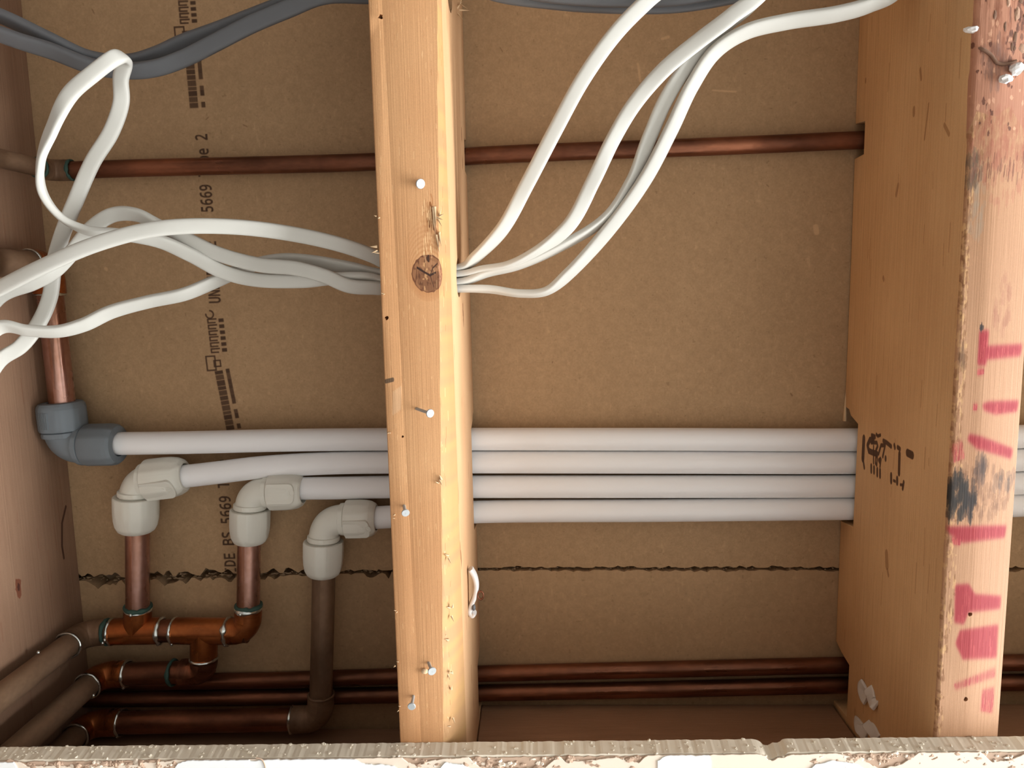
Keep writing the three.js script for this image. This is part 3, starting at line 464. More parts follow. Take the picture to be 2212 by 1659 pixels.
{
  let o = thing('plastic_elbow', LAB + 'furthest left, on the second white pipe', 'pipe fitting', 'white elbows'), C = [-.377, -.1732, -.15];
  elbow(o, C, unit(C, [-.3127, -.1665, -.152]), unit(C, [-.3889, -.3214, -.152]), [0.0115, 0.036], [0.014, 0.0345], M.whiteFitting, { collar: 0.0196, flats: 0.5 }); finish(o);
  o = thing('plastic_elbow', LAB + 'between two others, on the third white pipe', 'pipe fitting', 'white elbows'); C = [-.2713, -.1864, -.156];
  elbow(o, C, [1, 0.012, 0], unit(C, [-.2812, -.3229, -.152]), [0.0195, 0.031], [0.0165, 0.0325], M.whiteFitting, { collar: 0.0178, body: 0.0138, flats: -0.1 }); finish(o);
  o = thing('plastic_elbow', LAB + 'beside the middle joist, on the lowest white pipe', 'pipe fitting', 'white elbows'); C = [-.2028, -.2137, -.156];
  elbow(o, C, [1, 0.01, 0], unit(C, [-.2153, -.4119, -.15]), [0.0215, 0.0285], [0.021, 0.0335], M.whiteFitting, { collar: 0.0182, body: 0.0138, rb: 0.019, flats: 0.35 }); finish(o);
  o = thing('plastic_elbow', 'grey plastic push-fit elbow joining the copper upright to the topmost white pipe', 'pipe fitting'); C = [-.4399, -.1378, -.15];
  elbow(o, C, [1, 0.006, 0], [-0.035, 1, 0], [0.020, 0.0305], [0.0145, 0.0265], M.greyFitting, { collar: 0.0197, body: 0.0172, rb: 0.018, flats: false, grey: true }); finish(o);
}
{ // copper upright at the left: drops from the room, elbow, then along to the grey fitting
  const o = thing('copper_pipe', 'shiny copper pipe with soldered elbow running down into the grey plastic elbow', 'pipe'), W = -0.150, E = [-.4412, .0287, -.15], G = [-.4394, -.1063, -.15];
  const d = unit(E, G);
  part('upright_tube', tube(along(E, d, 0.022), along(G, d, 0.01), 0.0110, 32), M.copperPink, o, 'bright polished copper');
  part('elbow', bent([[E[0], E[1], W + 0.024], E, along(E, d, 0.026)], 0.017, 0.0134, 32), M.copperRed, o);
  part('drop_tube', tube([E[0], E[1], W + 0.02], [E[0], E[1], FLOOR_W], 0.0118, 32), M.copperDull, o);
  part('solder_joint', solderRing([E[0], E[1], W + 0.024], DOWN, 0.0126, 0.0011, 1), M.solder, o); part('solder_joint', solderRing(along(E, d, 0.0265), d, 0.0122, 0.0013, 2), M.solder, o);
  part('solder_joint', drop(along(along(E, d, 0.027), [0.2, 0, 1], 0.0115), 0.0018), M.solder, o);
  finish(o);
}
{ // the upper copper pipe
  const o = thing('copper_pipe', 'thin brown copper pipe crossing the upper part of both bays behind the cables', 'pipe'), A = [-.4363, .1132, -.163], r = 0.0078;
  part('tube', smoothTube([along(A, [1, 0, 0], 0.004), [-.3581, .1143, -.167], [-.1469, .1148, -.1702], [-.0213, .1185, -.1708], [.1437, .1203, -.1712], [.286, .1226, -.1715], [.62, .128, -.1715]], r, 120), M.copperBrown, o);
  part('elbow', bent([[A[0], A[1], A[2] + 0.018], A, along(A, [1, 0.01, 0], 0.018)], 0.013, 0.0095, 24), M.copperDull, o);
  part('drop_tube', tube([A[0], A[1], A[2] + 0.016], [A[0], A[1], FLOOR_W], r, 24), M.copperDull, o);
  part('solder_joint', solderRing(along(A, [1, 0.01, 0], 0.0185), [1, 0, 0], 0.0086, 0.0012, 3), M.verdigris, o); part('solder_joint', solderRing(along(A, [0, 0, 1], 0.0185), DOWN, 0.0086, 0.0012, 4), M.verdigris, o);
  part('solder_joint', drop(along(A, [0.6, 0, 0.55], 0.016), 0.0012), M.solder, o);
  finish(o);
}
{ // two thin copper pipes far down, behind everything
  const run = (pts, label) => { const o = thing('copper_pipe', label, 'pipe', 'thin copper pipes along the bottom'); part('tube', smoothTube(pts, 0.0078, 90), M.copperBrown, o); finish(o); };
  run([[-.62, -.384, -.171], [-.3189, -.3842, -.171], [-.0545, -.3772, -.171], [.1224, -.3734, -.171], [.2962, -.3698, -.171], [.62, -.366, -.171]], 'upper of two thin copper pipes running along the bottom of both bays');
  run([[-.62, -.404, -.171], [-.3202, -.4024, -.171], [-.0551, -.3976, -.171], [.1225, -.3942, -.171], [.297, -.3903, -.171], [.62, -.386, -.171]], 'lower of two thin copper pipes running along the bottom of both bays');
}
{ // soldered copper pipework: two risers, two tees, two drops to the room
  const o = thing('copper_manifold', 'soldered copper pipework with two tees under the two left white elbows', 'pipe'), W = -0.152, sock = 0.0126;
  const A = [-.3889, -.3214, -.152], B = [-.3245, -.3222, -.152], C = [-.2812, -.3229, -.152], D = [-.442, -.3235, -.152], E = [-.3272, -.3639, -.152], F = [-.43, -.3664, -.152];
  const upA = unit(A, [-.3794, -.2139, -.151]), upC = unit(C, [-.2749, -.2253, -.155]), rAD = unit(A, D), rAB = unit(A, B), rBC = unit(B, C), dBE = unit(B, E), rEF = unit(E, F);
  part('riser_tube', tube(along(A, upA, 0.01), [-.3794, -.2139, -.151], R22), M.copperPink, o); part('riser_tube', tube(along(C, upC, 0.02), [-.2749, -.2253, -.155], R22), M.copperPink, o);
  const tee = (P, d1, l1, d2, l2, d3, l3) => part('tee', merge([tube(along(P, d1, l1), along(P, d2, l2), sock), tube(P, along(P, d3, l3), sock), solderRing(along(P, d1, l1), d1, sock - 0.0006, 0.0009, 7, 0), solderRing(along(P, d2, l2), d2, sock - 0.0006, 0.0009, 8, 0), solderRing(along(P, d3, l3), d3, sock - 0.0006, 0.0009, 9, 0)]), M.copperRed, o);
  tee(A, rAD, 0.0235, rAB, 0.0215, upA, 0.021); tee(B, rAB.map((q) => -q), 0.027, rBC, 0.022, dBE, 0.026);
  part('connecting_tube', tube(A, D, R22), M.copperDull, o); part('connecting_tube', tube(A, B, R22), M.copperBrown, o); part('connecting_tube', tube(B, C, R22), M.copperBrown, o); part('connecting_tube', tube(B, E, R22), M.copperBrown, o); part('connecting_tube', tube(E, F, R22), M.copperBrown, o);
  part('elbow', bent([along(C, rBC, -0.021), C, along(C, upC, 0.0225)], 0.016, sock, 32), M.copperRed, o);
  part('elbow', bent([along(D, rAD, -0.022), D, [D[0], D[1], W + 0.024]], 0.017, sock, 32), M.copperDull, o);
  part('elbow', bent([along(E, dBE, -0.012), E, along(E, rEF, 0.022)], 0.012, sock, 32), M.copperBrown, o);
  part('elbow', bent([along(F, rEF, -0.026), F, [F[0], F[1], W + 0.02]], 0.017, sock, 32), M.copperRed, o);
  part('drop_tube', tube([D[0], D[1], W + 0.02], [D[0], D[1], FLOOR_W], R22, 32), M.copperDull, o); part('drop_tube', tube([F[0], F[1], W + 0.018], [F[0], F[1], FLOOR_W], R22, 32), M.copperDull, o);
  const joint = (at, d, k, m, r = 0.0119, wide = 0.0016) => part('solder_joint', solderRing(at, d, r, wide, k), m, o);
  joint(along(A, upA, 0.0235), upA, 1, M.verdigris, 0.0113, 0.0021); joint(along(A, upA, 0.0215), upA, 11, M.solder, 0.0118, 0.0014); joint(along(C, upC, 0.0255), upC, 2, M.verdigris, 0.0113, 0.0021); joint(along(C, upC, 0.0228), upC, 12, M.solder, 0.0118, 0.0018);
  joint(along(A, rAB, 0.0232), rAB, 3, M.solder); joint(along(B, rAB, -0.0287), rAB, 4, M.solder); joint(along(B, rBC, 0.0237), rBC, 5, M.solder, 0.0122, 0.0022); joint(along(A, rAD, 0.0252), rAD, 6, M.solder); joint(along(A, rAD, 0.030), rAD, 13, M.verdigris);
  joint(along(B, dBE, 0.0275), dBE, 14, M.solder); joint(along(E, rEF, 0.031), rEF, 15, M.verdigris); joint(along(F, rEF, -0.0265), rEF, 16, M.solder); joint([D[0], D[1], W + 0.0255], DOWN, 17, M.solder, 0.0122, 0.0011); joint([F[0], F[1], W + 0.0215], DOWN, 18, M.solder, 0.0122, 0.0011);
  for (const p of [along(along(A, rAB, 0.023), [0, -0.75, 0.66], 0.0125), along(along(B, rAB, -0.0285), [0, -0.8, 0.6], 0.0125), along(along(B, rBC, 0.0237), [0, -0.7, 0.7], 0.013), along(along(A, rAD, 0.0255), [0, -0.2, 1], 0.0125), along(along(A, rAD, 0.029), [0, -0.5, 0.86], 0.0125), along(along(F, rEF, -0.0265), [0, -0.75, 0.66], 0.0125), along(along(A, upA, 0.0212), [0, 0, 1], 0.0125), along(along(C, upC, 0.0225), [-0.2, 0, 1], 0.0127), along([F[0], F[1], W + 0.03], [0.9, -0.4, 0], 0.0118), along([D[0], D[1], W + 0.06], [-0.3, 0.9, 0], 0.0118)]) part('solder_bead', drop(p, 0.0017), M.solder, o);
  finish(o);
}
{ // copper pipe from the third white elbow
  const o = thing('copper_pipe', 'dark copper pipe from the third white elbow, turning left along the bottom', 'pipe'), C = [-.2153, -.4119, -.15], up = unit(C, [-.205, -.2602, -.155]), D = [-.4451, -.4161, -.15], r = unit(C, D), sock = 0.0126;
  part('riser_tube', tube(along(C, up, 0.018), [-.205, -.2602, -.155], R22, 32), M.copperDull, o); part('bottom_tube', tube(along(C, r, 0.018), along(D, r, -0.02), R22, 32), M.copperBrown, o);
  part('elbow', bent([along(C, up, 0.024), C, along(C, r, 0.027)], 0.016, sock, 32), M.copperDull, o); part('elbow', bent([along(D, r, -0.032), D, [D[0], D[1], C[2] + 0.02]], 0.017, sock, 32), M.copperRed, o);
  part('drop_tube', tube([D[0], D[1], C[2] + 0.018], [D[0], D[1], FLOOR_W], R22, 32), M.copperDull, o);
  for (const [p, d, k] of [[along(C, r, 0.0275), r, 1], [along(C, up, 0.0245), up, 2], [along(D, r, -0.0325), r, 3], [[D[0], D[1], C[2] + 0.0215], DOWN, 4]]) part('solder_joint', solderRing(p, d, 0.0121, 0.0013, k), k === 2 ? M.copperDull : M.solder, o);
  part('solder_bead', drop(along(along(D, r, -0.0325), [0, -0.7, 0.7], 0.0125), 0.0018), M.solder, o);
  finish(o);
}

// ---------- flat cables ----------
// pts: [u, v, w, twist in degrees]; twist 0 shows the broad side to the room, 90 the thin edge; an optional fifth entry fixes the broad direction
function ribbon(pts, wide, thick, seg, round = 0.5) {
  const curve = new THREE.CatmullRomCurve3(pts.map(V3), false, 'centripetal'), n = pts.length - 1, C = 20, pos = [], idx = [], uvs = [];
  const prof = []; for (let i = 0; i < C; i++) { const t = i / C * 2 * Math.PI, e = 0.62, c = Math.cos(t), s = Math.sin(t); prof.push([Math.sign(c) * Math.abs(c) ** e * wide / 2, Math.sign(s) * Math.abs(s) ** e * thick / 2]); }
  let last = null;
  for (let k = 0; k <= seg; k++) {
    const t = k / seg, p = curve.getPoint(t), T = curve.getTangent(t), f = Math.min(t * n, n - 1e-6), i = Math.floor(f), q = f - i, s = q * q * (3 - 2 * q);
    const dirAt = (j) => { const P = pts[j]; if (P[4]) return V3(P[4]); const tj = curve.getTangent(j / n), a = new THREE.Vector3(-tj.y, tj.x, 0).normalize(), b = new THREE.Vector3().crossVectors(tj, a), r = P[3] * Math.PI / 180; return a.multiplyScalar(Math.cos(r)).addScaledVector(b, Math.sin(r)); };
    const d0 = dirAt(i), d1 = dirAt(Math.min(i + 1, n)); if (d0.dot(d1) < 0) d1.negate();
    const d = d0.multiplyScalar(1 - s).addScaledVector(d1, s); d.addScaledVector(T, -d.dot(T)).normalize(); if (last && last.dot(d) < 0) d.negate(); last = d.clone();
    const e = new THREE.Vector3().crossVectors(T, d).normalize();
    for (let c = 0; c < C; c++) { const [x, y] = prof[c]; pos.push(p.x + d.x * x + e.x * y, p.y + d.y * x + e.y * y, p.z + d.z * x + e.z * y); uvs.push(c / C, t * 10); }
    if (k) for (let c = 0; c < C; c++) { const a = (k - 1) * C + c, b = (k - 1) * C + (c + 1) % C, A = k * C + c, B = k * C + (c + 1) % C; idx.push(a, b, B, a, B, A); }
  }
  const m = pos.length / 3; for (const [base, flip] of [[0, 1], [seg * C, 0]]) for (let c = 1; c < C - 1; c++) idx.push(...(flip ? [base, base + c + 1, base + c] : [base, base + c, base + c + 1]));
  const g = new THREE.BufferGeometry(); g.setAttribute('position', new THREE.Float32BufferAttribute(pos, 3)); g.setAttribute('uv', new THREE.Float32BufferAttribute(uvs, 2)); g.setIndex(idx); g.computeVertexNormals(); return g;
}
const CW = 0.0112, CT = 0.0056, HV = 0.0083, HW = -0.076;      // twin cable; centre of the drilled hole
const inHole = (dv) => [[CUL - 0.004, HV + dv, HW, 80], [CUR + 0.004, HV + dv, HW, 80]];
{
  const cable = (pts, label, seg = 260) => { const o = thing('white_cable', label, 'cable', 'flat white cables through the middle joist'); part('sheath', ribbon(pts, CW, CT, seg), M.cable, o); finish(o); };
  // A: broad strand arching over the others on the left, first strand on the right
  cable([[-.5, -.014, -.045, 30], [-.457, -.014, -.045, 30], [-.3989, .0073, -.03, 5], [-.3602, .0216, -.022, 0], [-.3185, .0361, -.018, 5], [-.2803, .0454, -.018, 0], [-.2506, .0482, -.02, 5], [-.2127, .0471, -.026, 15], [-.1755, .0417, -.036, 10], [-.1446, .0339, -.048, 10], [-.1227, .025, -.062, 20], ...inHole(.0086), [-.0451, .0247, -.07, 55], [-.0245, .0444, -.064, 30], [-.0043, .0777, -.058, 5], [.0168, .1142, -.05, 5], [.037, .1474, -.042, 10], [.0595, .1757, -.036, 15], [.0816, .1957, -.032, 20], [.1065, .2152, -.03, 20], [.19, .36, -.024, 20], [.215, .66, -.018, 20]], 'white flat cable arching over the left bay in front, leftmost strand on the right');
  // B: the strand with the tall loop
  cable([[-.5, -.092, -.05, 20], [-.457, -.092, -.05, 20], [-.4213, -.0486, -.052, 35], [-.4063, -.0383, -.056, 20], [-.392, -.0194, -.06, 5], [-.3827, .0004, -.062, 10], [-.3768, .0255, -.062, 20], [-.3665, .0483, -.06, 10], [-.3517, .0741, -.058, 20], [-.3352, .101, -.056, 10], [-.3177, .1223, -.054, 15], [-.3058, .1428, -.05, 20], [-.3025, .1582, -.046, 0, [1, .05, .1]], [-.2959, .1667, -.04, 0, [1, -.15, .1]], [-.2915, .1688, -.03, 0, [.8, -.6, .1]], [-.2922, .1646, -.02, 0, [.6, -.8, 0]], [-.3049, .1528, -.014, 0], [-.322, .1391, -.013, 0], [-.3382, .1166, -.015, 25], [-.3505, .0953, -.018, 50], [-.3539, .0749, -.022, 70], [-.3453, .0578, -.026, 70], [-.3298, .0481, -.03, 65], [-.3075, .0447, -.036, 55], [-.2829, .0401, -.042, 30], [-.2609, .0295, -.046, 15], [-.2387, .0166, -.05, 0], [-.217, .0102, -.053, 5], [-.1843, .0082, -.057, 15], [-.1567, .0094, -.062, 50], [-.1322, .0104, -.066, 70], ...inHole(-.0029), [-.0385, .0115, -.075, 70], [-.0128, .017, -.072, 70], [.0198, .0303, -.068, 65], [.0552, .0513, -.064, 60], [.0744, .0778, -.06, 40], [.086, .1068, -.055, 10], [.0969, .1323, -.05, 0], [.1127, .1562, -.045, 20], [.1348, .1778, -.04, 40], [.1621, .2013, -.036, 45], [.235, .34, -.036, 40], [.245, .66, -.03, 20]], 'white flat cable with the tall loop over the grey cables', 520);
  // C: the strand that rises in a low arch behind A
  cable([[-.5, -.042, -.05, 20], [-.457, -.042, -.05, 20], [-.4143, .0012, -.05, 25], [-.3876, .0106, -.05, 30], [-.3703, .019, -.05, 40], [-.353, .0352, -.051, 15], [-.3375, .0517, -.052, 5], [-.3204, .061, -.052, 20], [-.302, .0604, -.051, 35], [-.2843, .0517, -.05, 40], [-.2615, .04, -.049, 10], [-.2404, .0298, -.048, 5], [-.209, .0208, -.048, 0], [-.1814, .0175, -.05, 0], [-.1616, .0116, -.054, 5], [-.1438, .0035, -.06, 10], [-.1248, .0016, -.067, 25], ...inHole(-.0086), [-.0353, -.0013, -.077, 75], [-.0114, -.005, -.075, 75], [.0087, -.0036, -.072, 70], [.0268, .01, -.068, 45], [.0585, .0441, -.062, 25], [.0838, .0786, -.056, 25], [.1014, .112, -.05, 25], [.1152, .1411, -.045, 30], [.1302, .1624, -.04, 35], [.1499, .1736, -.036, 45], [.1779, .1791, -.034, 45], [.2112, .1819, -.03, 45], [.2316, .1862, -.027, 45], [.2499, .1958, -.024, 40], [.276, .36, -.02, 20], [.278, .66, -.018, 20]], 'white flat cable making a low arch on the left, lowest strand on the right', 420);
  // D: the lowest strand on the left
  cable([[-.5, -.068, -.03, 20], [-.457, -.068, -.03, 20], [-.4066, -.0222, -.036, 40], [-.3867, -.0252, -.038, 45], [-.3648, -.0264, -.04, 45], [-.3457, -.0219, -.042, 40], [-.3244, -.0125, -.044, 40], [-.2965, -.0054, -.047, 45], [-.2687, 0, -.05, 45], [-.2471, .0099, -.06, 45], [-.2239, .0206, -.068, 45], [-.1978, .0251, -.068, 45], [-.1723, .0228, -.068, 35], [-.1438, .0172, -.07, 35], [-.1256, .0125, -.073, 45], ...inHole(.0029), [-.0402, .014, -.074, 70], [-.02, .0171, -.07, 70], [.0019, .027, -.064, 60], [.0267, .0459, -.058, 25], [.0446, .0774, -.052, 5], [.0589, .106, -.047, 20], [.0734, .1288, -.042, 10], [.0937, .1504, -.036, 0], [.1165, .1671, -.03, 0], [.137, .1806, -.024, 0], [.1604, .1992, -.02, 5], [.225, .36, -.014, 10], [.255, .66, -.012, 10]], 'white flat cable lowest on the left, broadest strand at the top right', 420);
  const grey = (pts, label) => { const o = thing('grey_cable', label, 'cable', 'grey cables across the top'); part('sheath', ribbon(pts, 0.0125, 0.0078, 220), M.greyCable, o); finish(o); };
  grey([[-.475, .25, -.075, 50], [-.4245, .223, -.078, 55], [-.3966, .2099, -.078, 50], [-.3723, .1972, -.078, 45], [-.3422, .1832, -.08, 50], [-.3131, .1805, -.082, 50], [-.2913, .1854, -.082, 50], [-.2694, .1937, -.082, 45], [-.2426, .2017, -.082, 40], [-.2151, .2097, -.08, 40], [-.1859, .2182, -.078, 35], [-.1558, .2251, -.074, 30], [CUL - 0.01, .2335, -.066, 40], [CUR + 0.01, .2315, -.07, 40], [-.0298, .2214, -.075, 40], [.0189, .2137, -.078, 10], [.0641, .2096, -.078, 10], [.1127, .2088, -.078, 10], [.171, .2167, -.078, 10], [RUL - .004, .232, -.072, 20], [RUR + .02, .228, -.07, 20]], 'upper of two sagging grey cables at the top left');
  grey([[-.475, .232, -.06, 30], [-.4175, .2045, -.066, 35], [-.3912, .1943, -.068, 35], [-.3674, .1865, -.069, 30], [-.337, .1747, -.07, 40], [-.3079, .1708, -.071, 40], [-.2867, .1725, -.071, 30], [-.2653, .1787, -.071, 20], [-.2383, .1897, -.07, 15], [-.2111, .2005, -.068, 15], [-.1823, .2098, -.066, 15], [-.1539, .2187, -.066, 20], [CUL - 0.01, .221, -.074, 40], [CUR + 0.01, .2205, -.066, 40], [-.0293, .2227, -.068, 40], [.0185, .2139, -.066, 10], [.0628, .2099, -.066, 10], [.1103, .2097, -.066, 10], [.1674, .2181, -.066, 10], [RUL - .004, .222, -.066, 20], [RUR + .02, .22, -.07, 20]], 'lower of two sagging grey cables at the top left');
}

// ---------- nails in the joists ----------
{
  const nail = (p, head, r, label) => {
    const o = thing('nail', label, 'nail', 'nails in the middle joist'), d = unit(p, head);
    part('shank', tube(along(p, d, -0.012), head, 0.0011, 12), M.zinc, o);
    part('head', lathe([[0.0002, 0.0009], [r * 0.5, 0.0009], [r * 0.9, 0.0006], [r, 0.0001], [r * 0.95, -0.0006], [0.001, -0.001]], head, d, 20), M.zinc, o);
    finish(o);
  };
  nail([-.0785, .0714, 0], [-.0764, .0706, .003], 0.0034, 'galvanised nail head above the knot, almost flush with the wood');
  nail([-.0849, -.0839, 0], [-.0734, -.0846, .016], 0.0030, 'bent galvanised nail leaning right, level with the topmost white pipe');
  nail([-.0969, -.1546, 0], [-.0944, -.157, .009], 0.0029, 'short galvanised nail level with the lowest white pipe');
  nail([-.0833, -.2746, 0], [-.0796, -.2757, .01], 0.0032, 'galvanised nail with a wood chip beside it near the bottom');
  nail([-.0957, -.301, 0], [-.0953, -.3025, .011], 0.0030, 'lowest galvanised nail in the middle joist');
  const o = thing('wood_chip', 'tiny pale chip of wood left of the nail near the bottom', 'chip'); const g = new THREE.IcosahedronGeometry(0.0022, 1); g.scale(1.2, 1, 0.8); g.translate(-.0865, -.2807, .0008); part('chip', g, M.splinter, o); finish(o);
}
{ // white clip on the right side of the middle joist
  const o = thing('cable_clip', 'bowed white plastic cable clip nailed to the side of the middle joist', 'clip');
  const p = [[-.058, -.2326, -.078, 0, [0, 0, 1]], [-.0547, -.239, -.078, 0, [0, 0, 1]], [-.0533, -.2472, -.078, 0, [0, 0, 1]], [-.0548, -.2561, -.078, 0, [0, 0, 1]], [-.0581, -.2643, -.078, 0, [0, 0, 1]], [-.0594, -.27, -.078, 0, [0, 0, 1]], [-.0572, -.2729, -.078, 0, [0, 0, 1]], [-.0555, -.2708, -.078, 0, [0, 0, 1]]];
  part('strap', ribbon(p, 0.010, 0.0042, 90), M.whitePlastic, o);
  part('nail_eye', new THREE.TorusGeometry(0.0030, 0.0009, 10, 24).scale(0.8, 1.15, 1).translate(-.0497, -.2544, -.074), M.copperBrown, o, 'small copper-coloured ring');
  part('nail_head', new THREE.SphereGeometry(0.0024, 14, 10).scale(0.7, 1.2, 0.9).translate(-.0558, -.2649, -.074), M.greyCable, o, 'dark grey nail head');
  finish(o);
}
{ // torn white plastic strips on the right joist
  const strip = (pts, label) => { const o = thing('plastic_strip', label, 'strip', 'white plastic strips on the right joist'); part('strip', ribbon(pts.map((p) => [...p, 0, [0.2, 0.25, 0.9]]), 0.0115, 0.0024, 40), M.whitePlastic, o); finish(o); };
  strip([[.2868, -.3567, -.1118], [.2862, -.3623, -.1156], [.2862, -.3663, -.1133], [.2868, -.3679, -.1071]], 'left curl of the upper pair of white plastic strips on the right joist');
  strip([[.2866, -.355, -.1042], [.286, -.358, -.0989], [.2862, -.3615, -.0954], [.2868, -.361, -.088]], 'right curl of the upper pair of white plastic strips on the right joist');
  strip([[.2868, -.3942, -.1197], [.2862, -.3988, -.1198], [.2862, -.4001, -.112], [.2868, -.4011, -.104]], 'left curl of the lower pair of white plastic strips on the right joist');
  strip([[.2868, -.3868, -.1035], [.2862, -.3868, -.0966], [.2862, -.3882, -.0894], [.2868, -.3904, -.0835]], 'right curl of the lower pair of white plastic strips on the right joist');
}

// ---------- ceiling board left below the opening, with its cut edge ----------
{
  const o = structure('ceiling', 'plasterboard ceiling with a cut edge, torn brown paper and white paint'), T = 0.0125, LEAN = 0.22;
  const cut = (u) => -0.3372 + 0.008 * (u + 0.025) / 0.78 * 1.1 + 0.0006 * fbm(u * 300, 6, 3) + (u > 0.157 && u < 0.178 ? -0.004 * Math.sin((u - 0.157) / 0.021 * Math.PI) * (1 + 0.5 * noise(u * 400, 1)) : 0);
  const sheet = (u0, u1, top, bottom, w0, d, m, name, label, n = 240, bev = 0) => { const s = new THREE.Shape(); s.moveTo(u0, bottom); s.lineTo(u1, bottom); for (let i = n; i >= 0; i--) { const u = u0 + (u1 - u0) * i / n; s.lineTo(u, top(u)); } s.closePath(); const g = new THREE.ExtrudeGeometry(s, { depth: d, bevelEnabled: bev > 0, bevelSize: bev, bevelThickness: bev, bevelSegments: 1, curveSegments: 1 }); g.translate(0, 0, w0 + bev); return part(name, g, m, o, label); };
  const core = sheet(-0.62, 0.62, cut, -0.59, 0.0003, T - 0.0006, M.gypsum, 'plaster_core', 'grey gypsum core showing at the cut', 700);
  { const q = core.geometry.attributes.position; for (let i = 0; i < q.count; i++) if (q.getY(i) > -0.4) q.setY(i, q.getY(i) - LEAN * q.getZ(i)); core.geometry.computeVertexNormals(); }   // the saw cut leans
  sheet(-0.62, 0.62, (u) => cut(u) - LEAN * T - 0.0012 - 0.0016 * Math.abs(fbm(u * 170, 2, 3)), -0.59, T - 0.0002, 0.0006, M.tornPaper, 'torn_paper', 'brown torn paper face', 700);
  // cream paper layer, then paint, with ragged upper edges (polyline of u, v)
  const poly = (pts) => (u) => { let i = 0; while (i < pts.length - 2 && u > pts[i + 1][0]) i++; const [a, b] = [pts[i], pts[i + 1]], t = Math.max(0, Math.min(1, (u - a[0]) / (b[0] - a[0]))); return a[1] + (b[1] - a[1]) * t + 0.0012 * fbm(u * 260, a[0] * 7, 4); };
  const layer = (name, pts, w, d, m, label) => sheet(pts[0][0], pts[pts.length - 1][0], ((f) => (u) => Math.min(f(u), cut(u) - LEAN * T - 0.0006))(poly(pts)), -0.59, w, d, m, name, label, Math.round((pts[pts.length - 1][0] - pts[0][0]) * 900), 0.0002);
  layer('paper_layer', [[-.4357, -.3434], [-.3931, -.3441], [-.3865, -.349], [-.3615, -.3479], [-.3441, -.3508], [-.3156, -.3478], [-.3013, -.3463], [-.2716, -.3433], [-.2658, -.3403], [-.1064, -.3388], [-.0998, -.345], [-.093, -.3476], [-.0809, -.3432], [-.0552, -.3409], [-.0469, -.3486], [-.0384, -.3523], [.0024, -.3486], [.011, -.3394], [.0177, -.3449], [.0532, -.3416], [.07, -.3449], [.0767, -.3387], [.0834, -.3379], [.1201, -.3394], [.1334, -.3357], [.1567, -.3365], [.1766, -.3393], [.2096, -.3372], [.2296, -.3429], [.2431, -.3501], [.2593, -.3458], [.2703, -.3364], [.2946, -.3328], [.311, -.335], [.3214, -.3446], [.3343, -.3428], [.3443, -.3375], [.3695, -.3375]], T + 0.0004, 0.0006, M.cream, 'cream inner paper with a ragged edge');
  layer('paint_skin', [[-.4355, -.3412], [-.4069, -.3404], [-.397, -.3411], [-.3925, -.3517]], T + 0.0012, 0.0006, M.paint, 'white paint flake');
  layer('paint_skin', [[-.2751, -.3523], [-.2704, -.3455], [-.259, -.3425], [-.2379, -.341], [-.224, -.3418], [-.2137, -.3433], [-.2031, -.341], [-.1649, -.3395], [-.1409, -.341], [-.1308, -.3461], [-.1102, -.3469], [-.1042, -.352]], T + 0.0012, 0.0006, M.paint, 'white paint skin');
  layer('paint_skin', [[-.0778, -.352], [-.0717, -.3446], [-.0588, -.3461], [-.0504, -.352]], T + 0.0012, 0.0006, M.paint, 'white paint flake');
  layer('paint_skin', [[.0834, -.343], [.0901, -.3387], [.1028, -.3361], [.1201, -.3361], [.1215, -.343]].map((p, i) => p), T + 0.0012, 0.0004, M.paint, 'white paint flake');
  layer('paint_skin', [[.1886, -.3531], [.1967, -.3458], [.2098, -.3429], [.2264, -.3458], [.2366, -.353]], T + 0.0012, 0.0006, M.paint, 'white paint flake');
  // crumbs of paper and plaster along the tear
  const lump = (p, r, sx, sy, sz) => { const q = new THREE.IcosahedronGeometry(r, 1), a = q.attributes.position; for (let i = 0; i < a.count; i++) { const k = 1 + 0.6 * (hash(Math.round(a.getX(i) * 9e5) + Math.round(p[0] * 1e4), Math.round(a.getY(i) * 9e5 + a.getZ(i) * 5e5)) - 0.5); a.setXYZ(i, a.getX(i) * k * sx, a.getY(i) * k * sy, a.getZ(i) * k * sz); } q.computeVertexNormals(); q.translate(...p); return q; };
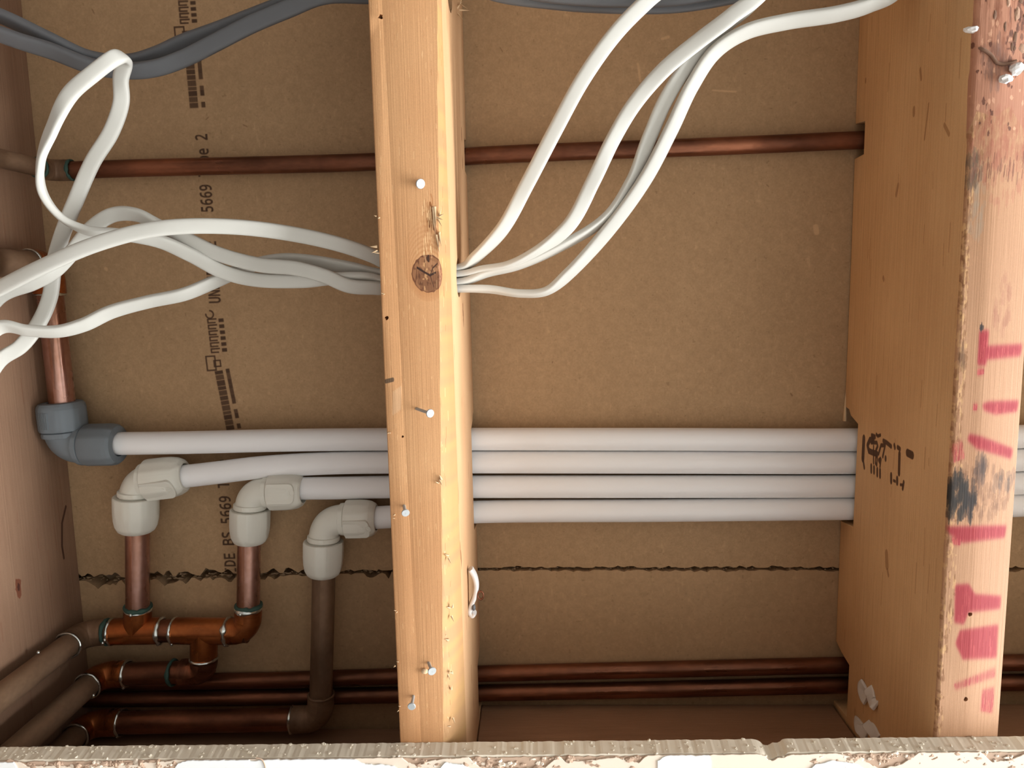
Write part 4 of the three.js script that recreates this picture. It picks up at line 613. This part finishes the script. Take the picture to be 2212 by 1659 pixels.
  const many = (n, u0, u1, m, name, lo, hi, r0, r1) => { const gs = []; for (let i = 0; i < n; i++) { const u = rr(u0, u1); gs.push(lump([u, cut(u) - LEAN * T - rr(lo, hi), T + rr(0, 0.0008)], rr(r0, r1), rr(0.7, 1.8), rr(0.6, 1.2), rr(0.3, 0.7))); } const q = part(name, merge(gs), m, o); q.userData.kind = 'stuff'; };
  many(170, -0.42, -0.26, M.tornPaper, 'paper_crumbs', 0.002, 0.016, 0.0008, 0.003); many(70, -0.42, -0.26, M.cream, 'plaster_crumbs', 0.002, 0.016, 0.0008, 0.0026);
  many(150, -0.11, 0.07, M.tornPaper, 'paper_crumbs', 0.002, 0.016, 0.0006, 0.0026); many(60, -0.11, 0.07, M.cream, 'plaster_crumbs', 0.002, 0.012, 0.0006, 0.002);
  many(120, 0.19, 0.36, M.tornPaper, 'paper_crumbs', 0.002, 0.012, 0.0006, 0.0024); many(60, 0.19, 0.36, M.cream, 'plaster_crumbs', 0.001, 0.01, 0.0006, 0.002);
  const dust = []; for (let i = 0; i < 260; i++) { const u = rr(-0.44, 0.38); const w = rr(0.0003, T); dust.push(lump([u, cut(u) - LEAN * w + rr(-0.0001, 0.0004), w], rr(0.0004, 0.0012), rr(0.7, 1.6), rr(0.5, 1), rr(0.7, 1.4))); }
  { const q = part('plaster_dust', merge(dust), M.gypsum, o); q.userData.kind = 'stuff'; }
  const hair = new THREE.CatmullRomCurve3([[-.2114, -.3403], [-.2073, -.3418], [-.2055, -.3455], [-.2046, -.3537]].map(([a, b]) => new THREE.Vector3(a, b, T + 0.0025))); part('loose_fibre', new THREE.TubeGeometry(hair, 24, 0.0005, 6), M.tornPaper, o, 'thin curled paper fibre');
  // the rest of the ceiling round the opening
  const rest = [[0.62, 2.59, -2.29, 1.09], [-0.89, -0.62, -2.29, 1.09], [-0.62, 0.62, -2.29, -0.59], [-0.62, 0.62, 0.5, 1.09]].map(([a, b, c, d]) => box(a, b, c, d, 0.0003, T + 0.0018));
  part('painted_ceiling', merge(rest), M.paint, o);
  finish(o);
}
scene.add(camera);
renderer.render(scene, camera);
